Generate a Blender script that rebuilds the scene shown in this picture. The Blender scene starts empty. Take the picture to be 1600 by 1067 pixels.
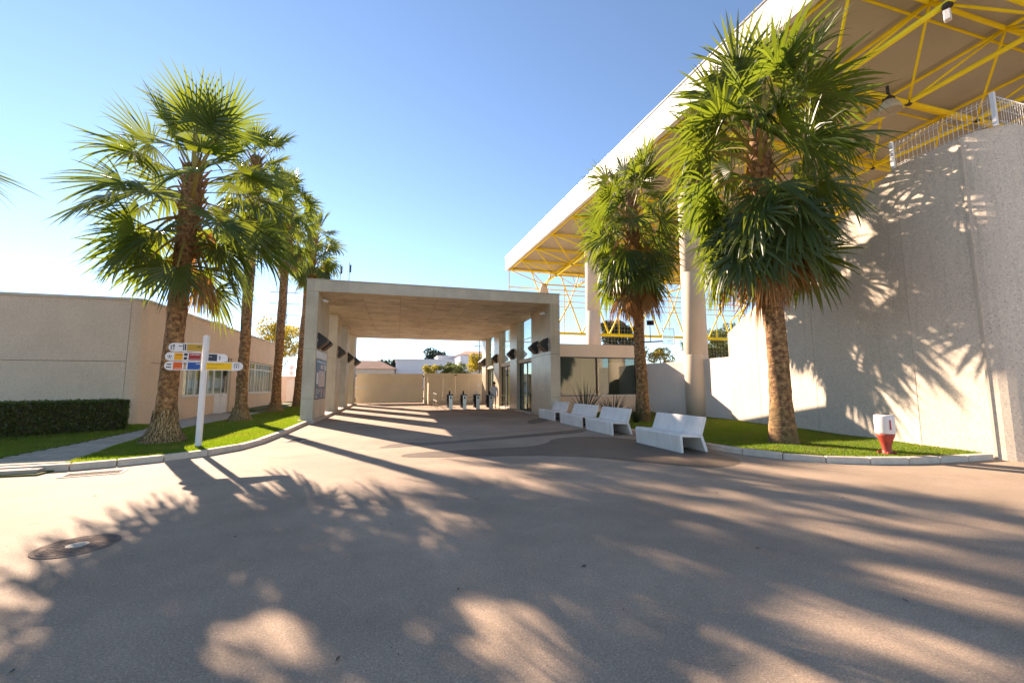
import bpy, math, random
import numpy as np
from mathutils import Vector, Matrix
R = math.radians
rng = random.Random(7)
scene = bpy.context.scene
C = scene.collection

# ------------------------------------------------------------------ camera, sky, sun, exposure
SUN_AZ, SUN_EL = R(-28.8), R(26)
YAW, PITCH = math.atan(178 / math.hypot(650, 69)), math.atan(69 / 650)
cd = bpy.data.cameras.new('camera'); cam = bpy.data.objects.new('camera', cd); C.objects.link(cam)
cd.sensor_width = 36; cd.lens = 650 / 1600 * 36; cd.clip_start = 0.05; cd.clip_end = 3000
cam.location = (0, 0, 1.55); cam.rotation_euler = (R(90) + PITCH, 0, -YAW)
scene.camera = cam
world = bpy.data.worlds.new('World'); scene.world = world; world.use_nodes = True
wn = world.node_tree.nodes; wl = world.node_tree.links
sky = wn.new('ShaderNodeTexSky'); sky.sky_type = 'NISHITA'; sky.sun_disc = False
sky.sun_elevation = SUN_EL; sky.sun_rotation = SUN_AZ
sky.air_density = 1.0; sky.dust_density = 0.05; sky.ozone_density = 4.2; sky.altitude = 2500
bg = wn['Background']; bg.inputs['Strength'].default_value = 0.082
wl.new(sky.outputs[0], bg.inputs['Color'])
sd = bpy.data.lights.new('sun', 'SUN'); sd.energy = 3.75; sd.angle = R(0.53); sd.color = (1.0, 0.86, 0.79)
sun = bpy.data.objects.new('sun', sd); C.objects.link(sun)
sv = Vector((math.sin(SUN_AZ) * math.cos(SUN_EL), math.cos(SUN_AZ) * math.cos(SUN_EL), math.sin(SUN_EL)))
sun.rotation_euler = sv.to_track_quat('Z', 'Y').to_euler(); sun.location = sv * 60
vs = scene.view_settings; vs.view_transform = 'Standard'; vs.look = 'None'; vs.gamma = 1; vs.exposure = 2.08
vs.use_white_balance = True; vs.white_balance_temperature = 7900; vs.white_balance_tint = 10
scene.cycles.max_bounces = 6; scene.cycles.transparent_max_bounces = 12

# ------------------------------------------------------------------ materials
def new_mat(name):
    m = bpy.data.materials.new(name); m.use_nodes = True
    nt = m.node_tree; return m, nt, nt.nodes['Principled BSDF']
def mixc(nt, f, a, b, mode='MIX'):
    n = nt.nodes.new('ShaderNodeMix'); n.data_type = 'RGBA'; n.blend_type = mode
    for k, v in ((0, f), (6, a), (7, b)):
        if hasattr(v, 'links'): nt.links.new(v, n.inputs[k])
        else: n.inputs[k].default_value = v if k == 0 else (*v, 1)
    return n.outputs[2]
def noise(nt, vec, scale, detail=4, rough=.6):
    n = nt.nodes.new('ShaderNodeTexNoise'); n.inputs['Scale'].default_value = scale
    n.inputs['Detail'].default_value = detail; n.inputs['Roughness'].default_value = rough
    nt.links.new(vec, n.inputs['Vector']); return n.outputs['Fac']
def ramp(nt, fac, a, b, va=0., vb=1.):
    n = nt.nodes.new('ShaderNodeMapRange'); n.inputs[1].default_value = a; n.inputs[2].default_value = b
    n.inputs[3].default_value = va; n.inputs[4].default_value = vb; nt.links.new(fac, n.inputs[0]); return n.outputs[0]
def objvec(nt, scale=None):
    t = nt.nodes.new('ShaderNodeTexCoord'); v = t.outputs['Object']
    if scale:
        mp = nt.nodes.new('ShaderNodeMapping'); mp.inputs['Scale'].default_value = scale
        nt.links.new(v, mp.inputs[0]); v = mp.outputs[0]
    return v
def bumpn(nt, p, h, strength, dist=.01):
    b = nt.nodes.new('ShaderNodeBump'); b.inputs['Strength'].default_value = strength; b.inputs['Distance'].default_value = dist
    nt.links.new(h, b.inputs['Height']); nt.links.new(b.outputs[0], p.inputs['Normal'])
def scl(c, k): return tuple(min(1, x * k) for x in c)
def surf(name, col, rough=.75, var=.18, scale=2.5, fine=40, bump=.25, dist=.004, streak=0, speck=0, metal=0, spec=.4, dirt=None, objrand=0):
    m, nt, p = new_mat(name); v = objvec(nt)
    big = noise(nt, v, scale, 5); fn = noise(nt, v, fine, 3)
    c = mixc(nt, ramp(nt, big, .3, .7), scl(col, 1 - var), scl(col, 1 + var))
    c = mixc(nt, ramp(nt, fn, .3, .7, 0, .5), c, mixc(nt, 1., c, (1 - var,) * 3, 'MULTIPLY'))
    if streak:
        s = noise(nt, objvec(nt, (5, 5, .35)), 1.4, 6, .7)
        c = mixc(nt, ramp(nt, s, .52, .78, 0, streak), c, dirt or scl(col, .45))
    if speck:
        n = nt.nodes.new('ShaderNodeTexVoronoi'); n.inputs['Scale'].default_value = speck; nt.links.new(v, n.inputs['Vector'])
        sp = nt.nodes.new('ShaderNodeSeparateColor'); nt.links.new(n.outputs['Color'], sp.inputs[0])
        c = mixc(nt, ramp(nt, sp.outputs[0], .8, .95, 0, .5), c, scl(col, .45))
        c = mixc(nt, ramp(nt, sp.outputs[1], .8, .95, 0, .6), c, scl(col, 1.3))
    if objrand:
        oi = nt.nodes.new('ShaderNodeObjectInfo')
        c = mixc(nt, ramp(nt, oi.outputs['Random'], 0, 1, 0, objrand), c, scl(col, .55))
    nt.links.new(c, p.inputs['Base Color']); p.inputs['Roughness'].default_value = rough
    p.inputs['Metallic'].default_value = metal; p.inputs['Specular IOR Level'].default_value = spec
    if bump: bumpn(nt, p, fn, bump, dist)
    return m
M = {}
# asphalt: pale worn, aggregate specks, patches, fine cracks
def asphalt(name, k=1.0, rough=.85):
    m, nt, p = new_mat(name); v = objvec(nt)
    col = scl((.48, .36, .26), k)
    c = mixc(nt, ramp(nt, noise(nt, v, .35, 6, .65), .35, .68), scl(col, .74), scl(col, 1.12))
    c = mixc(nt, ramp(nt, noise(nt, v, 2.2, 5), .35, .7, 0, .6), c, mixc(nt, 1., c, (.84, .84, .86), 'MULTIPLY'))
    g = noise(nt, v, 75, 3, .85)
    c = mixc(nt, ramp(nt, g, .35, .65, 0, .8), mixc(nt, 1., c, (.60, .59, .58), 'MULTIPLY'), mixc(nt, 1., c, (1.28, 1.27, 1.26), 'MULTIPLY'))
    vo = nt.nodes.new('ShaderNodeTexVoronoi'); vo.inputs['Scale'].default_value = 120; nt.links.new(v, vo.inputs['Vector'])
    sp = nt.nodes.new('ShaderNodeSeparateColor'); nt.links.new(vo.outputs['Color'], sp.inputs[0])
    c = mixc(nt, ramp(nt, sp.outputs[0], .9, .96, 0, .45), c, scl(col, .45))
    c = mixc(nt, ramp(nt, sp.outputs[1], .92, .97, 0, .35), c, scl(col, 1.5))
    sp2 = noise(nt, v, 3.2, 4, .6)
    c = mixc(nt, ramp(nt, sp2, .66, .74, 0, .45), c, scl(col, .45))
    nt.links.new(c, p.inputs['Base Color']); p.inputs['Roughness'].default_value = rough; p.inputs['Specular IOR Level'].default_value = .2
    bumpn(nt, p, g, .55, .006); return m
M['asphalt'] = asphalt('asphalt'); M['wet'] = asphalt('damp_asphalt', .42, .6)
M['earth'] = surf('dry_ground', (.22, .19, .13), .95, .25, .08, 2)
M['lawn'] = surf('lawn_soil', (.085, .10, .02), .95, .3, 3, 60, .6, .02)
M['pebble'] = surf('aggregate_render', (.72, .53, .37), .9, .07, .8, 60, .6, .010, streak=.14, speck=70)
M['aggwall'] = surf('exposed_aggregate', (.66, .56, .445), .9, .07, .6, 60, .5, .006, streak=.4, speck=48)
M['aggtrim'] = surf('joint_sealant', (.55, .47, .37), .8, .1)
M['concrete'] = surf('portico_concrete', (.57, .49, .36), .6, .15, 1.1, 30, .2, .003, streak=.35, spec=.5)
M['smooth'] = surf('polished_concrete', (.48, .40, .29), .34, .16, 1.0, 25, .12, .003, streak=.4, spec=.6)
M['kerb'] = surf('kerb_concrete', (.66, .55, .44), .85, .14, 5, 60, .5, .006, streak=.3, objrand=.25)
M['bench'] = surf('bench_concrete', (.80, .72, .64), .65, .08, 2, 50, .35, .003, streak=.4, dirt=(.4, .37, .33))
M['white'] = surf('white_render', (.76, .66, .58), .85, .05, 1, 40, .25, .003, streak=.18, dirt=(.45, .4, .36))
M['pinkwhite'] = surf('booth_render', (.74, .59, .46), .8, .05, 1, 40, .2, .003, streak=.12)
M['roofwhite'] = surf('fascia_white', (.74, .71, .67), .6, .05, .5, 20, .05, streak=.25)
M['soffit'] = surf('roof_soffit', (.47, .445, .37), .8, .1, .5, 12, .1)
M['yellow'] = surf('yellow_paint', (.90, .68, .02), .45, .08, 2, 30, .05)
M['gate'] = surf('gate_paint', (.76, .64, .46), .55, .06, 1, 30, .06, streak=.1)
M['steel'] = surf('brushed_steel', (.55, .5, .44), .35, .08, 4, 60, .05, metal=.85)
M['dark'] = surf('dark_metal', (.035, .03, .027), .5, .2, 5, 40, .1)
M['black'] = surf('black_plastic', (.012, .012, .012), .9, .1, spec=.1)
M['whitemetal'] = surf('white_metal', (.75, .74, .72), .45, .05, 3, 30, .05, streak=.15, dirt=(.5, .45, .4))
M['frame'] = surf('white_frame', (.74, .70, .62), .5, .04)
M['blueboard'] = surf('blue_board', (.045, .10, .19), .4, .1)
M['paper'] = surf('printed_white', (.72, .72, .72), .5, .05)
M['paperpink'] = surf('printed_pale_map', (.60, .50, .48), .5, .25, 9)
M['s_gold'] = surf('sign_ochre', (.50, .30, .04), .4, .03); M['s_amber'] = surf('sign_amber', (.85, .38, .01), .4, .03)
M['s_red'] = surf('sign_dark_red', (.35, .03, .03), .4, .03); M['s_orange'] = surf('sign_orange_red', (.72, .11, .015), .4, .03)
M['s_blue'] = surf('sign_blue', (.01, .08, .32), .4, .03); M['s_yellow'] = surf('sign_yellow', (.90, .52, .005), .4, .03)
M['s_navy'] = surf('sign_charcoal', (.03, .03, .05), .4, .03); M['s_ink'] = surf('sign_ink', (.03, .03, .035), .5, .03)
M['red'] = surf('red_paint', (.42, .055, .035), .5, .25, 6, 40, .15)
M['binwhite'] = surf('bin_white', (.75, .70, .65), .55, .08, 4, 30, .1)
M['iron'] = surf('cast_iron', (.22, .165, .13), .95, .25, 10, 70, .4, spec=.1)
M['trunk'] = None
M['tile'] = surf('roof_tile', (.50, .27, .17), .85, .15, 1, 6, .3)
M['housewhite'] = surf('house_white', (.72, .72, .74), .85, .04, .3, 8, .05)
M['housegrey'] = surf('house_grey', (.50, .50, .52), .85, .06, .3, 8, .05)
M['bark'] = surf('bark', (.11, .075, .05), .9, .3, 4, 20, .6, .02)
M['blind'] = surf('green_blind', (.115, .135, .10), .7, .05, 1)
M['blindpale'] = surf('pale_blind', (.50, .46, .30), .7, .06, 1)
M['yellowpanel'] = surf('yellow_panel', (.78, .48, .02), .6, .04)
M['skin'] = surf('skin', (.40, .24, .17), .6, .05); M['hair'] = surf('hair', (.03, .02, .018), .6, .1)
M['jacket'] = surf('white_jacket', (.70, .68, .70), .8, .06); M['trouser'] = surf('pale_trousers', (.55, .50, .45), .8, .06)
M['net'] = surf('net_cord', (.55, .52, .45), .8, .05)

def board_ceiling():
    m, nt, p = new_mat('board_marked_concrete'); v = objvec(nt)
    b = nt.nodes.new('ShaderNodeTexBrick'); nt.links.new(v, b.inputs['Vector'])
    b.inputs['Scale'].default_value = 1.0; b.inputs['Brick Width'].default_value = 1.7; b.inputs['Row Height'].default_value = .17
    b.inputs['Mortar Size'].default_value = .016; b.inputs['Bias'].default_value = -.1; b.inputs['Color1'].default_value = (.68, .61, .48, 1); b.inputs['Color2'].default_value = (.42, .365, .28, 1)
    b.inputs['Mortar'].default_value = (.2, .14, .08, 1); b.offset_frequency = 3
    c = mixc(nt, ramp(nt, noise(nt, v, 1.0, 6, .7), .5, .74, 0, .85), b.outputs['Color'], (.20, .145, .09))
    c = mixc(nt, ramp(nt, noise(nt, v, .7, 5, .7), .5, .75, 0, .7), c, (.78, .68, .52))
    nt.links.new(c, p.inputs['Base Color']); p.inputs['Roughness'].default_value = .6
    bumpn(nt, p, b.outputs['Fac'], -.4, .01); return m
M['board'] = board_ceiling()

def trunk_mat():
    m, nt, p = new_mat('palm_trunk'); v = objvec(nt, (1, 1, 1.0))
    a = noise(nt, v, 9, 5, .75); b = noise(nt, objvec(nt, (2, 2, 9)), 2.2, 4, .7); d = noise(nt, v, 1.3, 3)
    c = mixc(nt, ramp(nt, a, .4, .62), (.11, .045, .018), (.46, .25, .10))
    c = mixc(nt, ramp(nt, b, .5, .7, 0, .8), c, (.055, .028, .016))
    c = mixc(nt, ramp(nt, a, .62, .72, 0, .8), c, (.58, .44, .26))
    sp = nt.nodes.new('ShaderNodeSeparateXYZ'); nt.links.new(objvec(nt), sp.inputs[0])
    low = ramp(nt, sp.outputs['Z'], .3, 2.2, .75, 0)
    mm = nt.nodes.new('ShaderNodeMath'); mm.operation = 'MULTIPLY'; nt.links.new(low, mm.inputs[0]); nt.links.new(ramp(nt, d, .35, .6), mm.inputs[1])
    c = mixc(nt, mm.outputs[0], c, (.13, .10, .035))
    nt.links.new(c, p.inputs['Base Color']); p.inputs['Roughness'].default_value = .9
    bumpn(nt, p, b, .9, .04); return m
M['trunk'] = trunk_mat()

def leaf_mat(name, col, trans, k=.42, gloss=.42, vary=.35):
    m, nt, p = new_mat(name); oi = nt.nodes.new('ShaderNodeObjectInfo'); v = objvec(nt)
    f = ramp(nt, oi.outputs['Random'], 0, 1, 0, vary); n2 = ramp(nt, noise(nt, v, 3, 3), .3, .7, 0, .5)
    c = mixc(nt, f, col, scl((col[0] * 1.5, col[1] * 1.05, col[2]), 1.25)); c = mixc(nt, n2, c, scl(col, .6))
    nt.links.new(c, p.inputs['Base Color']); p.inputs['Roughness'].default_value = gloss
    t = nt.nodes.new('ShaderNodeBsdfTranslucent')
    tc = mixc(nt, f, trans, scl((trans[0] * 1.35, trans[1], trans[2]), 1.1)); nt.links.new(tc, t.inputs['Color'])
    mx = nt.nodes.new('ShaderNodeMixShader'); mx.inputs[0].default_value = k
    nt.links.new(p.outputs[0], mx.inputs[1]); nt.links.new(t.outputs[0], mx.inputs[2])
    nt.links.new(mx.outputs[0], nt.nodes['Material Output'].inputs['Surface']); return m
M['frond'] = leaf_mat('frond', (.042, .078, .020), (.25, .33, .025), .36)
M['dead'] = leaf_mat('dead_frond', (.30, .17, .06), (.45, .22, .05), .3, .8)
M['mound'] = surf('root_mound', (.19, .125, .055), .95, .35, 14, 60, 1.0, .03, streak=.8, dirt=(.05, .03, .015))
def straw():
    m, nt, p = new_mat('straw_fibre'); v = objvec(nt, (1, 1, .25)); n = noise(nt, v, 38, 2, .6)
    nt.links.new(mixc(nt, ramp(nt, n, .36, .64), (.06, .035, .015), (.46, .31, .14)), p.inputs['Base Color']); p.inputs['Roughness'].default_value = .95; return m
M['straw'] = straw()
def grass_mat():
    m = leaf_mat('grass_blade', (.085, .14, .014), (.30, .46, .02), .4, .6, 0); nt = m.node_tree; p = nt.nodes['Principled BSDF']; v = objvec(nt)
    f = ramp(nt, noise(nt, v, 1.1, 5, .7), .46, .7, 0, .8)
    old = p.inputs['Base Color'].links[0].from_socket; nt.links.new(mixc(nt, f, old, (.19, .165, .035)), p.inputs['Base Color'])
    t = [n for n in nt.nodes if n.type == 'BSDF_TRANSLUCENT'][0]; ot = t.inputs['Color'].links[0].from_socket
    nt.links.new(mixc(nt, f, ot, (.44, .40, .06)), t.inputs['Color']); return m
M['grass'] = grass_mat()
M['hedge'] = leaf_mat('hedge_leaf', (.085, .115, .028), (.2, .24, .03), .3, .4, 0)
M['flax'] = leaf_mat('flax_leaf', (.028, .040, .020), (.08, .12, .03), .2, .35)
M['tree'] = leaf_mat('tree_leaf', (.06, .085, .022), (.20, .24, .04), .35, .6, .3)
M['treey'] = leaf_mat('yellowing_leaf', (.22, .20, .02), (.55, .45, .03), .4, .6, .3)
M['conifer'] = leaf_mat('conifer_needle', (.028, .048, .028), (.05, .08, .03), .15, .6, .2)

def glass_mat(name, tint, mixf=.25, rough=.02):
    m, nt, p = new_mat(name)
    tr = nt.nodes.new('ShaderNodeBsdfTransparent'); tr.inputs[0].default_value = (*tint, 1)
    gl = nt.nodes.new('ShaderNodeBsdfGlossy'); gl.inputs['Roughness'].default_value = rough; gl.inputs[0].default_value = (.9, .95, .95, 1)
    ge = nt.nodes.new('ShaderNodeNewGeometry'); vm = nt.nodes.new('ShaderNodeVectorMath'); vm.operation = 'DOT_PRODUCT'
    nt.links.new(ge.outputs['Normal'], vm.inputs[0]); nt.links.new(ge.outputs['Incoming'], vm.inputs[1])
    def mth(op, a, b=0.):
        n = nt.nodes.new('ShaderNodeMath'); n.operation = op
        if hasattr(a, 'links'): nt.links.new(a, n.inputs[0])
        else: n.inputs[0].default_value = a
        if hasattr(b, 'links'): nt.links.new(b, n.inputs[1])
        else: n.inputs[1].default_value = b
        return n.outputs[0]
    pw = mth('POWER', mth('SUBTRACT', 1., mth('ABSOLUTE', vm.outputs['Value'])), 5.)
    mx = nt.nodes.new('ShaderNodeMixShader'); nt.links.new(ramp(nt, pw, 0, 1, .04 + mixf * .12, .95), mx.inputs[0])
    nt.links.new(tr.outputs[0], mx.inputs[1]); nt.links.new(gl.outputs[0], mx.inputs[2])
    nt.links.new(mx.outputs[0], nt.nodes['Material Output'].inputs['Surface']); return m
M['glass'] = glass_mat('clear_glass', (.86, .93, .93)); M['glassdark'] = glass_mat('tinted_glass', (.55, .62, .55), .5)

# ------------------------------------------------------------------ mesh helpers
class MB:
    def __init__(s): s.v = []; s.f = []
    def add(s, vs, fs):
        o = len(s.v); s.v += [tuple(x) for x in vs]; s.f += [tuple(i + o for i in f) for f in fs]; return s
    def box(s, c, d, rz=0, mat=None):
        x, y, z = d[0] / 2, d[1] / 2, d[2] / 2
        vs = [Vector((i * x, j * y, k * z)) for i in (-1, 1) for j in (-1, 1) for k in (-1, 1)]
        m = mat or Matrix.Rotation(rz, 3, 'Z'); c = Vector(c)
        return s.add([m @ p + c for p in vs], [(0, 1, 3, 2), (4, 6, 7, 5), (0, 4, 5, 1), (2, 3, 7, 6), (0, 2, 6, 4), (1, 5, 7, 3)])
    def bx(s, x0, x1, y0, y1, z0, z1): return s.box(((x0 + x1) / 2, (y0 + y1) / 2, (z0 + z1) / 2), (x1 - x0, y1 - y0, z1 - z0))
    def prism(s, poly, z0, z1):
        n = len(poly); zt = z1 if hasattr(z1, '__len__') else [z1] * n
        vs = [(p[0], p[1], z0) for p in poly] + [(p[0], p[1], zt[i]) for i, p in enumerate(poly)]
        fs = [tuple(range(n))[::-1], tuple(range(n, 2 * n))] + [(i, (i + 1) % n, n + (i + 1) % n, n + i) for i in range(n)]
        return s.add(vs, fs)
    def tube(s, p0, p1, r, n=8, r1=None):
        p0, p1 = Vector(p0), Vector(p1); d = (p1 - p0); q = d.to_track_quat('Z', 'Y'); r1 = r if r1 is None else r1
        vs = []
        for p, rr in ((p0, r), (p1, r1)):
            for i in range(n):
                a = 2 * math.pi * i / n; vs.append(p + q @ Vector((math.cos(a) * rr, math.sin(a) * rr, 0)))
        return s.add(vs, [(i, (i + 1) % n, n + (i + 1) % n, n + i) for i in range(n)] + [tuple(range(n))[::-1], tuple(range(n, 2 * n))])
    def lathe(s, prof, n=24, c=(0, 0, 0), wob=None):
        vs = []; m = len(prof)
        for j, (r, z) in enumerate(prof):
            for i in range(n):
                a = 2 * math.pi * i / n; rr = r * (wob(a, z) if wob else 1)
                vs.append((c[0] + rr * math.cos(a), c[1] + rr * math.sin(a), c[2] + z))
        fs = [(j * n + i, j * n + (i + 1) % n, (j + 1) * n + (i + 1) % n, (j + 1) * n + i) for j in range(m - 1) for i in range(n)]
        fs += [tuple(range(n))[::-1], tuple(range((m - 1) * n, m * n))]
        return s.add(vs, fs)
    def mesh(s, name, smooth=False):
        me = bpy.data.meshes.new(name); me.from_pydata(s.v, [], s.f); me.update()
        if smooth: me.polygons.foreach_set('use_smooth', [True] * len(me.polygons))
        return me
    def build(s, name, mat, parent=None, smooth=False, bevel=0):
        o = link(name, s.mesh(name, smooth), M[mat], parent)
        if bevel:
            b = o.modifiers.new('bevel', 'BEVEL'); b.width = bevel; b.segments = 2; b.limit_method = 'ANGLE'; b.angle_limit = R(40)
        return o
def link(name, me, mat, parent=None, matrix=None):
    if mat and not me.materials: me.materials.append(mat)
    o = bpy.data.objects.new(name, me); C.objects.link(o)
    if parent:
        o.parent = parent
        loc = parent.location if parent.type == 'EMPTY' else Vector((0, 0, 0))
        o.matrix_parent_inverse = Matrix.Translation(-loc)   # meshes are written in world coordinates
    return o
def child(name, me, mat, parent, loc=(0, 0, 0), rot=(0, 0, 0), sc=1):
    if mat and not me.materials: me.materials.append(mat)
    o = bpy.data.objects.new(name, me); C.objects.link(o); o.parent = parent
    o.location = loc; o.rotation_euler = rot; o.scale = (sc,) * 3; return o
def tag(o, label, cat, group=None):
    o['label'] = label; o['category'] = cat
    if group: o['group'] = group
    return o
def thing(name, label, cat, loc=(0, 0, 0), group=None):
    o = bpy.data.objects.new(name, None); C.objects.link(o); o.location = loc; o.empty_display_size = .3
    return tag(o, label, cat, group)
def structure(o): o['kind'] = 'structure'; return o
def stuff(o): o['kind'] = 'stuff'; return o
def npmesh(name, V, F, smooth=False):
    me = bpy.data.meshes.new(name); V = np.asarray(V, np.float32); F = np.asarray(F, np.int32); k = F.shape[1]
    me.vertices.add(len(V)); me.vertices.foreach_set('co', V.ravel())
    me.loops.add(F.size); me.loops.foreach_set('vertex_index', F.ravel())
    me.polygons.add(len(F)); me.polygons.foreach_set('loop_start', np.arange(0, F.size, k, dtype=np.int32))
    me.update(calc_edges=True); return me
nr = np.random.default_rng(11)

# ------------------------------------------------------------------ ground, road, lawns, kerbs
structure(MB().add([(-1500, -1500, -.03), (1500, -1500, -.03), (1500, 1500, -.03), (-1500, 1500, -.03)], [(0, 1, 2, 3)]).build('ground', 'earth'))
road = structure(MB().add([(-45, -45, 0), (45, -45, 0), (45, 70, 0), (-45, 70, 0)], [(0, 1, 2, 3)]).build('road', 'asphalt'))
def ragged(poly, n=10, amp=.06):
    out = []
    for i, p in enumerate(poly):
        q = poly[(i + 1) % len(poly)]
        for k in range(n):
            t = k / n; a = amp * rng.uniform(-1, 1)
            out.append((p[0] + (q[0] - p[0]) * t + a, p[1] + (q[1] - p[1]) * t + a * rng.uniform(-1, 1)))
    return out
def sheet(name, poly, z, mat, parent=None):
    return MB().add([(p[0], p[1], z) for p in poly], [tuple(range(len(poly)))]).build(name, mat, parent)
def smooth_poly(poly, it=2):
    for _ in range(it):
        out = []
        for i, p in enumerate(poly):
            q = poly[(i + 1) % len(poly)]
            out += [(p[0] * .75 + q[0] * .25, p[1] * .75 + q[1] * .25), (p[0] * .25 + q[0] * .75, p[1] * .25 + q[1] * .75)]
        poly = out
    return poly
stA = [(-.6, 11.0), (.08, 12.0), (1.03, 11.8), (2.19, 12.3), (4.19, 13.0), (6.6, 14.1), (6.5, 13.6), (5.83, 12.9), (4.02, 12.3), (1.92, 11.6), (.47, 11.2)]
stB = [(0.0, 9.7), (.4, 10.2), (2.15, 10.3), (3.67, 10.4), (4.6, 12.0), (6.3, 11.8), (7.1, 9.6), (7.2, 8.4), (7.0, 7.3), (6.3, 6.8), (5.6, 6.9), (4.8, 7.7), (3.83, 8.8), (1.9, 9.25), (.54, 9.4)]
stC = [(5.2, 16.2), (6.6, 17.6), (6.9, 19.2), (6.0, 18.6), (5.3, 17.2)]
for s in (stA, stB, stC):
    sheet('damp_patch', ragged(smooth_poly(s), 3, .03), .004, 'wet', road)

kerbL = [(-6.30, 9.62), (-5.8, 9.72), (-5.21, 9.98), (-4.62, 10.38), (-4.05, 10.95), (-3.65, 11.75), (-3.48, 12.8), (-3.45, 14.2), (-3.46, 15.7), (-3.48, 17.3), (-3.48, 19.05)]
kerbR = [(7.42, 20.5), (7.42, 18.5), (7.42, 16.5), (7.42, 14.5), (7.42, 12.5), (7.42, 10.9), (7.42, 9.6), (7.45, 8.8), (7.58, 7.95), (7.9, 7.2), (8.4, 6.65), (9.1, 6.3), (9.85, 6.1), (10.6, 6.02), (11.4, 6.0), (12.15, 5.98)]
def kerb(pts, side, name):
    root = bpy.data.objects.new(name, None); C.objects.link(root); structure(root); w = .17
    P = [Vector((*p, 0)) for p in pts]
    def nrm(i):
        d = (P[min(i + 1, len(P) - 1)] - P[max(i - 1, 0)]).normalized(); return Vector((-d.y, d.x, 0)) * side
    for i in range(len(P) - 1):
        a, b = P[i], P[i + 1]; d = (b - a).normalized() * .006; na, nb = nrm(i) * w, nrm(i + 1) * w
        a2, b2 = a + d, b - d; h = .125 + rng.uniform(-.006, .006)
        quad = [(a2.x, a2.y), (b2.x, b2.y), ((b2 + nb).x, (b2 + nb).y), ((a2 + na).x, (a2 + na).y)]
        if side < 0: quad = quad[::-1]
        MB().prism(quad, -.02, h).build('kerb_stone', 'kerb', root, bevel=.02)
kerb(kerbL, 1, 'kerb_left'); kerb(kerbR, 1, 'kerb_right')

def inset(pts, d):   # centre line just behind the kerb stones
    P = [Vector((*p, 0)) for p in pts]; out = []
    for i in range(len(P)):
        t = (P[min(i + 1, len(P) - 1)] - P[max(i - 1, 0)]).normalized(); q = P[i] + Vector((-t.y, t.x, 0)) * d; out.append((q.x, q.y))
    return out
kL = inset(kerbL, .17); kR = inset(kerbR, .17)
lawnA = kL + [(-3.92, 19.3), (-3.95, 45), (-7.0, 45), (-7.0, 24.5), (-7.05, 17.5), (-6.95, 14.2), (-6.0, 9.9)]
lawnB = [(-7.75, 10.9), (-7.85, 13.3), (-8.2, 17.0), (-9.0, 19.2), (-9.8, 19.0), (-30, 19.0), (-30, 10.6)]
lawnC = [(-9.5, 28.6), (-8.3, 28.6), (-8.3, 45), (-9.5, 45)]
lawnR = kR + [(12.2, 6.1), (12.4, 7.4), (13.75, 14.9), (14.0, 17.2), (13.3, 20.95), (7.75, 20.95)]
for nm, pl in (('lawn', lawnA), ('lawn', lawnB), ('lawn', lawnC), ('lawn', lawnR)):
    structure(MB().prism(pl, -.02, .095).build(nm, 'lawn'))
def inside(poly, x, y):
    p = np.asarray(poly); r = np.zeros(len(x), bool); j = len(p) - 1
    for i in range(len(p)):
        c = ((p[i, 1] > y) != (p[j, 1] > y)) & (x < (p[j, 0] - p[i, 0]) * (y - p[i, 1]) / (p[j, 1] - p[i, 1] + 1e-9) + p[i, 0]); r ^= c; j = i
    return r
def grass(poly, box, n, name, label):
    x = nr.uniform(box[0], box[1], n); y = nr.uniform(box[2], box[3], n)
    k = inside(poly, x, y); x, y = x[k], y[k]; n = len(x)
    d = np.hypot(x, y); h = nr.uniform(.025, .055, n) * np.clip(1 + .25 * np.sin(x * 3.1) * np.cos(y * 2.3), .6, 1.4); w = .004 + .0006 * d
    a = nr.uniform(0, 2 * np.pi, n); l = nr.uniform(0, .035, n); b = nr.uniform(0, 2 * np.pi, n)
    V = np.empty((n, 3, 3)); V[:, 0] = np.c_[x - np.cos(a) * w, y - np.sin(a) * w, np.full(n, .09)]
    V[:, 1] = np.c_[x + np.cos(a) * w, y + np.sin(a) * w, np.full(n, .09)]
    V[:, 2] = np.c_[x + np.cos(b) * l, y + np.sin(b) * l, .095 + h]
    o = link(name, npmesh(name, V.reshape(-1, 3), np.arange(3 * n).reshape(-1, 3)), M['grass']); stuff(o); tag(o, label, 'grass')
grass(lawnA, (-7.1, -3.4, 9.6, 20), 90000, 'grass', 'short green grass round the signpost inside the curved kerb')
grass(lawnA, (-7.1, -3.4, 20, 45), 50000, 'grass', 'short green grass along the row of palms beside the portico')
grass(lawnB, (-17, -7.7, 10.6, 19), 70000, 'grass', 'short green grass in front of the clipped hedge')
grass(lawnR, (7.4, 14, 6, 12.5), 110000, 'grass', 'short green grass round the red and white bin')
grass(lawnR, (7.4, 14, 12.5, 21), 45000, 'grass', 'short shaded green grass behind the concrete benches')

M['strip'] = surf('path_concrete', (.42, .37, .30), .9, .15, 3, 50, .4, .005, objrand=.3)
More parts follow.
